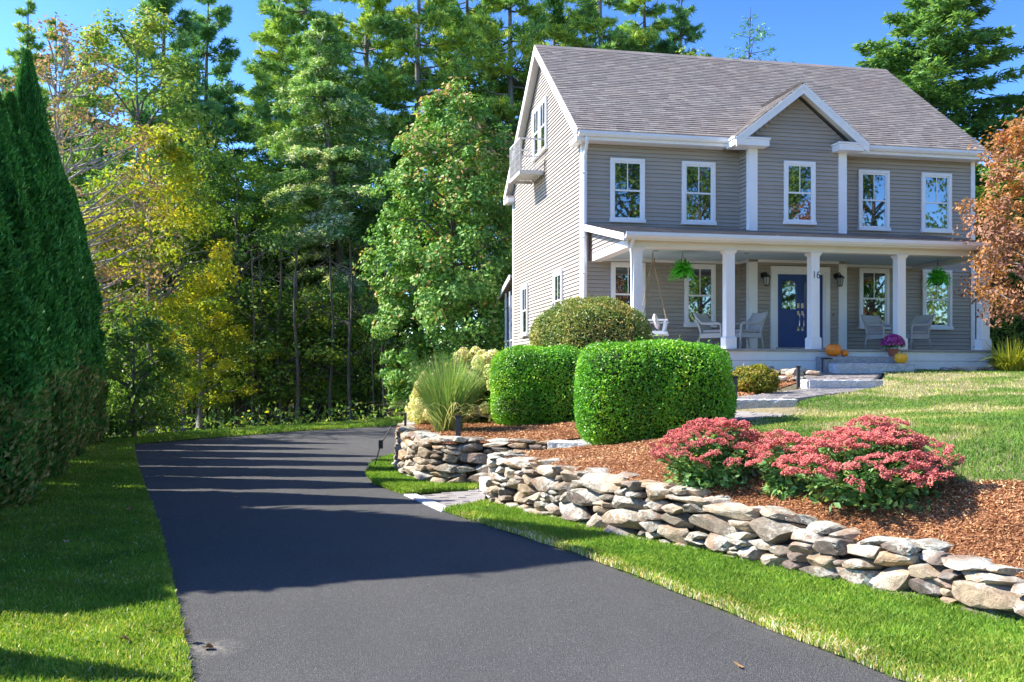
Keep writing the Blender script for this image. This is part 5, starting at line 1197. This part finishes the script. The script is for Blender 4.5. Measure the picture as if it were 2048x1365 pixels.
for k_ in range(16):
    th = r.uniform(0, 6.28); s0 = np.array([.08 * math.cos(th), .08 * math.sin(th), .2]); e = np.array([.32 * math.cos(th), .32 * math.sin(th), r.uniform(1.1, 1.5)]); pb.tube([s0, (s0 + e) / 2 + (0, 0, .1), e], [.004, .004, .003], 3, False)
link('seed_stalk', pb.mesh('seed_stalk', M['stem']) if not setattr(pb, 'T', None) else None, og)
grassy('daylily_clump', 'yellow green strap leaved clump at the right end of the porch', (px(2022, 21.6), 21.6, 1.62), 420, .85, .3, 1.0, LM['gold'], r, (.2, .8), .035, droop=.7)
clipped('green_shrub', 'loose green shrub below the japanese maple', (px(2030, 24.3), 24.3, 1.62), .8, .8, 1.5, 2.0, 5200, .09, LM['light'], .0, .8, r, .12, 6)
clipped('green_shrub', 'low green shrub behind the strap leaved clump', (px(2075, 22.8), 22.8, 1.6), .7, .7, 1.0, 2.0, 4200, .08, LM['light'], .1, .9, r, .12, 7)

# hydrangea: leafy bush with many flower heads
def petal_head(r, n=130, cone=.35):
    g = unit(r.normal(size=(n, 3))); Pt = g * (r.uniform(.75, 1.0, n))[:, None] * np.array([.5, .5, .56]) * (1 - cone * np.clip(g[:, 2], 0, 1) * .5)[:, None]
    return leaf_mesh('flower_head', Pt, unit(g + r.normal(size=g.shape) * .35), .24, .85, np.clip(r.random(n) * .6 + .25 * r.random() + .12, 0, 1), LM['hydf'], r, .3)
HH = [petal_head(r) for _ in range(5)]
hy = empty('hydrangea', (-.72, 17.0, .68), 0, 'hydrangea bush with creamy green flower heads behind the ornamental grass', 'shrub'); hy.scale = (1.08, 1, 1.12)
n = 4200; g = unit(r.normal(size=(n, 3))); g[:, 2] = np.abs(g[:, 2]); Pt = g * (r.random(n) ** .4)[:, None] * np.array([.95, .8, 1.05]); Pt[:, 2] += .05
link('foliage', leaf_mesh('foliage', Pt, unit(g + r.normal(size=g.shape) * .6 + (0, 0, .3)), .12, .6, r.random(n), LM['hydl'], r, .2), hy)
for k_ in range(58):
    g = unit(r.normal(size=3) * (1, 1, .9)); g[1] = -abs(g[1]) if r.random() < .75 else g[1]; z = abs(g[2]) if r.random() < .8 else .15
    s = r.uniform(.13, .22); link('flower_head', HH[k_ % 5], hy, (g[0] * 1.0, g[1] * .85, .12 + z * 1.05), (r.normal(0, .4), r.normal(0, .4), r.uniform(0, 6)), (s, s, s * 1.15))

# sedum
def sedum_head(r):
    m_ = 15; a = r.uniform(0, 6.28, m_); q = np.sqrt(r.random(m_)) * .82; c = np.column_stack([q * np.cos(a), q * np.sin(a), .42 * (1 - q ** 2) + r.normal(0, .04, m_)])
    o8 = np.array([(1, 0, 0), (-1, 0, 0), (0, 1, 0), (0, -1, 0), (0, 0, 1), (0, 0, -1)], float); F8 = np.array([[0, 2, 4], [2, 1, 4], [1, 3, 4], [3, 0, 4], [2, 0, 5], [1, 2, 5], [3, 1, 5], [0, 3, 5]])
    b = MB(); b.T = []; n = 17
    for k in range(m_):
        g = unit(r.normal(size=(n, 3))); g[:, 2] = np.abs(g[:, 2]) * .9; p = c[k] + g * .235; s = .056 * r.uniform(.7, 1.3, n); v = p[:, None] + o8[None] * s[:, None, None] + r.normal(size=(n, 6, 3)) * .012
        b.add(v.reshape(-1, 3), (np.arange(n)[:, None, None] * 6 + F8[None]).reshape(-1, 3)); b.T.append(np.repeat(np.clip(.12 + .62 * r.random(n) + .15 * r.random(), 0, 1), 8))
    return b.mesh('flower_head', LM['sedf'])
SH = [sedum_head(r) for _ in range(7)]
def sedum(label, x, y, rad, h, nst, r, bias=(0, 0)):
    o = empty('sedum', (x, y, zt(x, y) + .0), 0, label, 'flowering plant', 'pink sedum in the mulch bed'); sb = MB(); Pl, Nl, Dl = [], [], []
    for k in range(nst):
        a = k * 2.39996; q = math.sqrt((k + .5) / nst); tilt = q * r.uniform(.85, 1.08); e = np.array([rad * tilt * math.cos(a) + bias[0] * q, rad * tilt * math.sin(a) + bias[1] * q, h * (1 - .62 * q ** 2.4) * r.uniform(.86, 1.06)])
        if k % 9 == 0: e[2] *= 1.1
        s0 = np.array([e[0] * .25, e[1] * .25, 0]); mid = (s0 + e) / 2 + np.array([0, 0, .05]); sb.tube([s0, mid, e], [.009, .008, .006], 5, False)
        for t_ in np.linspace(.18, .94, 9):
            p = s0 * (1 - t_) ** 2 + 2 * t_ * (1 - t_) * mid + t_ ** 2 * e
            for _ in range(3): th = r.uniform(0, 6.28); d = unit(np.array([math.cos(th), math.sin(th), r.uniform(-.1, .5)])); Pl.append(p + d * .038); Dl.append(d); Nl.append(unit(np.array([0, 0, 1]) + r.normal(size=3) * .45))
        s = r.uniform(.085, .14); lean = .35 * q
        link('flower_head', SH[k % 7], o, e, (-lean * math.sin(a) + r.normal(0, .15), lean * math.cos(a) + r.normal(0, .15), r.uniform(0, 6)), (s, s * r.uniform(.85, 1.1), s * .95))
    n = int(1500 * rad); g = unit(r.normal(size=(n, 3))); g[:, 2] = np.abs(g[:, 2]); q = g * (r.random(n) ** .4)[:, None] * np.array([rad * .82, rad * .82, h * .72]); Pl += list(q); Nl += list(unit(g * .5 + (0, 0, .6) + r.normal(size=g.shape) * .5)); Dl += list(unit(g + r.normal(size=g.shape) * .4))
    Pl, Nl, Dl = map(np.array, (Pl, Nl, Dl)); link('leaves', leaf_mesh('leaves', Pl, Nl, .075, .58, r.random(len(Pl)), LM['sedum'], r, .3, Dl), o); link('stems', sb.mesh('stems', plain('sedum_stem', (.12, .19, .06), .6)), o)
sedum('pink sedum clump in front of the square boxwood', 1.88, 9.03, .56, .56, 64, r)
sedum('small pink sedum clump between the two large ones', 2.40, 8.38, .25, .52, 20, r, (-.05, -.02))
sedum('largest pink sedum clump nearest the lawn and the stone wall', 2.93, 7.80, .66, .60, 100, r, (-.04, -.04))

# hanging ferns and potted flowers
def hanging_fern(label, loc, zc, r):
    o = empty('hanging_fern', loc, 0, label, 'hanging plant', 'ferns hanging from the porch ceiling'); b = MB(); b.lathe([(.05, -.17), (.10, -.15), (.14, -.02), (.15, 0), (.13, 0), (.1, -.03)], 0, 0, 14); b.build('pot', M['black'], o, smooth=True)
    b = MB()
    for k in range(3): a = k * 2.09; b.tube([(.14 * math.cos(a), .14 * math.sin(a), 0), (0, 0, .42)], .004, 4)
    b.tube([(0, 0, .42), (0, 0, zc - loc[2])], .004, 4); b.build('hanger', M['black'], o)
    n = 280; Pl, Dl, Nl = [], [], []
    for k in range(n):
        a = r.uniform(0, 6.28); L = r.uniform(.18, .33); el = r.uniform(-.5, 1.35); ss = np.linspace(.1, 1, 12); d = np.array([math.cos(a), math.sin(a)])
        for s_ in ss:
            p = np.array([*(d * L * s_ * math.cos(el) * 1.05), L * (s_ * math.sin(el) - .42 * s_ ** 2.4 * math.cos(el)) + .02])
            for sg in (-1, 1): dd = unit(np.array([-d[1] * sg + d[0] * .4, d[0] * sg + d[1] * .4, -.2])); Pl.append(p + dd * .02); Dl.append(dd); Nl.append(unit(np.array([0, 0, 1.]) + r.normal(size=3) * .4))
    link('fronds', leaf_mesh('fronds', np.array(Pl), np.array(Nl), .055, .32, r.random(len(Pl)), LM['fern'], r, 0, np.array(Dl)), o)
hanging_fern('hanging fern in a black pot beside the porch swing ropes', at_house(1.95, 1.75, 4.02), 4.5, r)
hanging_fern('hanging fern at the right end of the porch over a window', at_house(8.70, 1.8, 3.98), 4.5, r)
fp = empty('potted_mum', at_house(6.52, 3.22, 1.992), 0, 'terracotta pot of magenta flowers on the top porch step', 'potted plant')
t = NT('terracotta'); t.set(t.mix(t.noise(t.pos(), 12, 4), (.30, .09, .04), (.40, .14, .07)), .8); b = MB(); b.lathe([(0, 0), (.085, 0), (.115, .15), (.13, .15), (.13, .19), (.11, .19), (.1, .16), (0, .16)], 0, 0, 18); b.build('pot', t.m, fp, smooth=False)
n = 1300; g = unit(r.normal(size=(n, 3))); g[:, 2] = np.abs(g[:, 2]) - .15; Pt = g * (r.random(n) ** .35)[:, None] * np.array([.25, .25, .24]) + (0, 0, .25)
link('leaves', leaf_mesh('leaves', Pt, unit(g + r.normal(size=g.shape) * .5), .05, .45, r.random(n) * .7, LM['sedum'], r), fp)
n = 1500; g = unit(r.normal(size=(n, 3))); g[:, 2] = np.abs(g[:, 2]); Pt = g * r.uniform(.94, 1.04, n)[:, None] * np.array([.26, .26, .26]) + (0, 0, .26)
link('flowers', leaf_mesh('flowers', Pt, unit(g + r.normal(size=g.shape) * .4), .034, .8, r.random(n), LM['mumf'], r, .3), fp)

# rocks near the porch
for k_, (u, Y, w, h) in enumerate(((1552, 20.6, .32, .16), (1572, 20.4, .30, .2), (1590, 20.2, .42, .22), (1560, 19.4, .36, .14), (1610, 20.6, .34, .16), (1628, 20.4, .3, .14), (1597, 18.6 + .9, .3, .12), (1540, 20.9, .26, .18))):
    x = px(u, Y); o = link('garden_rock', STONES[(k_ * 5) % 26], None, (x, Y, zt(x, Y) + h * .42), (r.normal(0, .1), r.normal(0, .1), r.uniform(0, 6)), (w, w * .8, h)); tag(o, 'rough grey rock in the row edging the mulch by the porch skirt', 'rock', 'rocks edging the porch bed')
for k_, (u, w) in enumerate(((1915, .42), (1942, .5), (1975, .55), (2006, .4), (2034, .5), (1890, .3))):
    Y = 21.75 + (u - 1900) * .0018; x = px(u, Y); o = link('edging_stone', STONES[(k_ * 7 + 3) % 26], None, (x, Y, zt(x, Y) + .05), (0, 0, HROT + r.normal(0, .1)), (w, .3, .12)); tag(o, 'flat pale edging stone along the lawn at the right end of the porch', 'stone', 'edging stones at the porch end')

# ------------------------------------------------------------------ grass, mulch, fallen leaves
def blades(name, poly, n, zf, h, w, m, r, tintf, Y0, dens=None, lean=.45, holes=()):
    p = np.asarray(poly, float); lo, hi = p.min(0), p.max(0); out = []; got = 0
    while got < n:
        q = lo + (hi - lo) * r.random((n * 2, 2)); ok = inpoly(q[:, 0], q[:, 1], poly) & (r.random(len(q)) < np.minimum(1, (Y0 / np.maximum(q[:, 1], .5)) ** 1.7)) & (q[:, 1] > 3.6)
        for hh in holes: ok &= ~inpoly(q[:, 0], q[:, 1], hh)
        if dens is not None: ok &= r.random(len(q)) < dens(q[:, 0], q[:, 1])
        out.append(q[ok]); got += ok.sum()
    q = np.concatenate(out)[:n]; x, y = q.T; z = zf(x, y); sc = np.maximum(1, (y / Y0) ** .55); a = r.uniform(0, 6.28, n); wd = w * sc * r.uniform(.7, 1.3, n) / 2
    hgt = h * r.uniform(.45, 1.15, n); side = np.column_stack([np.cos(a), np.sin(a), 0 * a]) * wd[:, None]; base = np.column_stack([x, y, z - .004])
    b2 = a + math.pi / 2 + r.normal(0, .6, n); lv = np.column_stack([np.cos(b2), np.sin(b2), 0 * a]) * (hgt * lean * r.normal(.8, .6, n))[:, None]
    mid = base + lv * .35 + np.column_stack([0 * x, 0 * x, hgt * .62]); tip = base + lv + np.column_stack([0 * x, 0 * x, hgt * r.uniform(.75, 1, n)])
    v = np.stack([base - side, base + side, mid + side * .8, tip, mid - side * .8], 1).reshape(-1, 3); b = MB(); b.add(v, np.arange(5 * n).reshape(-1, 5)); b.T = [np.clip(tintf(x, y, r), 0, 1)]
    o = link(name, b.mesh(name, m)); o['kind'] = 'stuff'; return o
tl = lambda x, y, r: .62 * r.random(len(x)) + .25 * vnoise(x, y, 1.5) + (r.random(len(x)) < .04) * .4
blades('grass', [(-1.66, 4.97), (-2.38, 6.79), (-3.74, 10.15), (-5.81, 15), (-7.96, 20.2), (-8.5, 21.6), (-10.4, 22), (-7.2, 14), (-5.6, 9.3), (-5.2, 4.2), (-1.4, 4.2)], 190000, z_left, .055, .0052, LM['lawn'], r, tl, 6.0)
def t_strip(x, y, r):
    s, d = snap(np.column_stack([x, y]), [(-.81, 11.07), (.557, 8.47), (2.01, 4.97), (3.4, 1.6), (2.01, 4.97), (.557, 8.47)]); dry = np.clip(1 - d / (.10 + .35 * vnoise(x, y, 2.2)), 0, 1)
    return .55 * r.random(len(x)) + .28 * vnoise(x, y, 2) + dry * (.22 + .45 * r.random(len(x))) * (r.random(len(x)) < .8) * np.clip((11.5 - y) / 2.5, 0.25, 1)
blades('grass', STRIP, 120000, z_strip, .062, .0055, LM['lawn'], r, t_strip, 6.0)
blades('grass', CRES, 22000, z_strip, .085, .011, LM['lawn'], r, lambda x, y, r: .5 * r.random(len(x)) + .35 * vnoise(x, y, 2.5) + .25 * (y < 13.4) * r.random(len(x)), 13)
blades('grass', FARL, 14000, z_strip, .09, .022, LM['lawn'], r, tl, 24)
UPL = [(2.5, 12.75), (2.72, 12.3), (2.82, 11.2), (2.97, 9.9), (3.27, 8.6), (3.6, 7.7), (4.1, 7.42), (4.6, 7.2), (5.6, 6.2), (7.5, 5.0), (13, 9), (16, 20), (14.5, 22.4), (9.4, 22.3), (8.62, 22.0), (7.42, 19.2), (7.30, 18.7), (4.28, 14.55), (3.98, 13.3), (3.3, 12.95)]
dryp = lambda x, y: np.clip((.45 * vnoise(x, y * .8, .7) + .55 * vnoise(x + 9, y * .8, 1.9) - .47 + .008 * (y - 11)) * 5, 0, 1)
blades('grass', UPL, 200000, ZT, .056, .0075, LM['dry'], r, lambda x, y, r: .10 + .34 * r.random(len(x)) + .16 * vnoise(x + 3, y, 3) + .62 * dryp(x, y) * r.random(len(x)) ** .5 - .08 * vnoise(x, y + 7, 1.1), 8.5, dens=lambda x, y: 1 - .72 * dryp(x, y))
def chips(poly, n, zf, Y0, r, size=.038):
    p = np.asarray(poly, float); lo, hi = p.min(0), p.max(0); q = lo + (hi - lo) * r.random((n * 8, 2)); ok = inpoly(q[:, 0], q[:, 1], poly) & (r.random(len(q)) < np.minimum(1, (Y0 / q[:, 1]) ** 1.5)); q = q[ok][:n]
    k = len(q); Pt = np.column_stack([q, zf(q[:, 0], q[:, 1]) + r.uniform(.0, .018, k)]); Nn = unit(np.column_stack([r.normal(0, .45, (k, 2)), np.ones(k)]))
    o = link('mulch', leaf_mesh('mulch', Pt, Nn, size, .3, np.clip(r.random(k) * .8 + .25 * vnoise(q[:, 0], q[:, 1], 1.2), 0, 1), LM['chip'], r, .4, jit=.55)); o['kind'] = 'stuff'
chips(BED, 125000, z_bed, 6.5, r, .029); chips(BED2, 50000, z_bed2, 13, r, .042)
t = NT('dry_leaf'); t.set(t.ramp(t.objrand(), [(0, (.42, .22, .08)), (.5, (.5, .36, .18)), (1, (.36, .16, .06))]), .8); b = MB()
b.add([(0, -.5, 0), (.3, -.2, .12), (.42, .15, .2), (.12, .2, .04), (0, .5, .1), (-.12, .2, .04), (-.42, .15, .18), (-.3, -.2, .1), (0, 0, .0)], [[0, 1, 8], [1, 2, 8], [2, 3, 8], [3, 4, 8], [4, 5, 8], [5, 6, 8], [6, 7, 8], [7, 0, 8]]); fl = b.mesh('fallen_leaf', t.m)
for k_, (u, v) in enumerate(((303, 1275), (250, 1300), (70, 1180), (133, 1097), (258, 1030), (372, 1287), (475, 996), (1476, 1337), (415, 1300), (140, 1058))):
    Y = 1.6 * 1917 / (v - 748); x = px(u, Y); z = (.062 if x < -1.6 - .42 * (Y - 4.97) else .012); o = link('fallen_leaf', fl, None, (x, Y, z), (r.normal(0, .4), r.normal(0, .4), r.uniform(0, 6)), (.075, .085, .09)); tag(o, 'curled dry brown leaf fallen on the ground by the drive', 'leaf', 'dry leaves fallen by the drive')

# trees across the road behind the viewer, seen mirrored in the windows
for k_, (x, y, v, s) in enumerate(((13, -18, UN, 1.4), (18, -13, UN, 1.3), (23, -14, UN, 1.5), (27, -8, UN, 1.25), (31, -10, UN, 1.4), (33, -3, UN, 1.3), (38, -4, UN, 1.5), (41, 3, UN, 1.3), (44, 8, UN, 1.4), (21, -22, PB, .8), (36, -14, PC, .85), (9, -24, UN, 1.5), (47, 0, PB, .8), (29, -20, UN, 1.7))):
    plant('roadside_tree', (x, y, 0), v, 'green tree across the road mirrored in the house windows', 'tree', 'trees across the road', rz=k_ * 1.3, scale=(s, s, s * 1.35))
plant('roadside_tree', (17.5, -4.5, .2), list(zip(('trunk', 'crown'), jm)), 'orange leaved tree beyond the right edge mirrored in a window', 'tree', 'trees across the road', scale=(1.5, 1.5, 1.5))
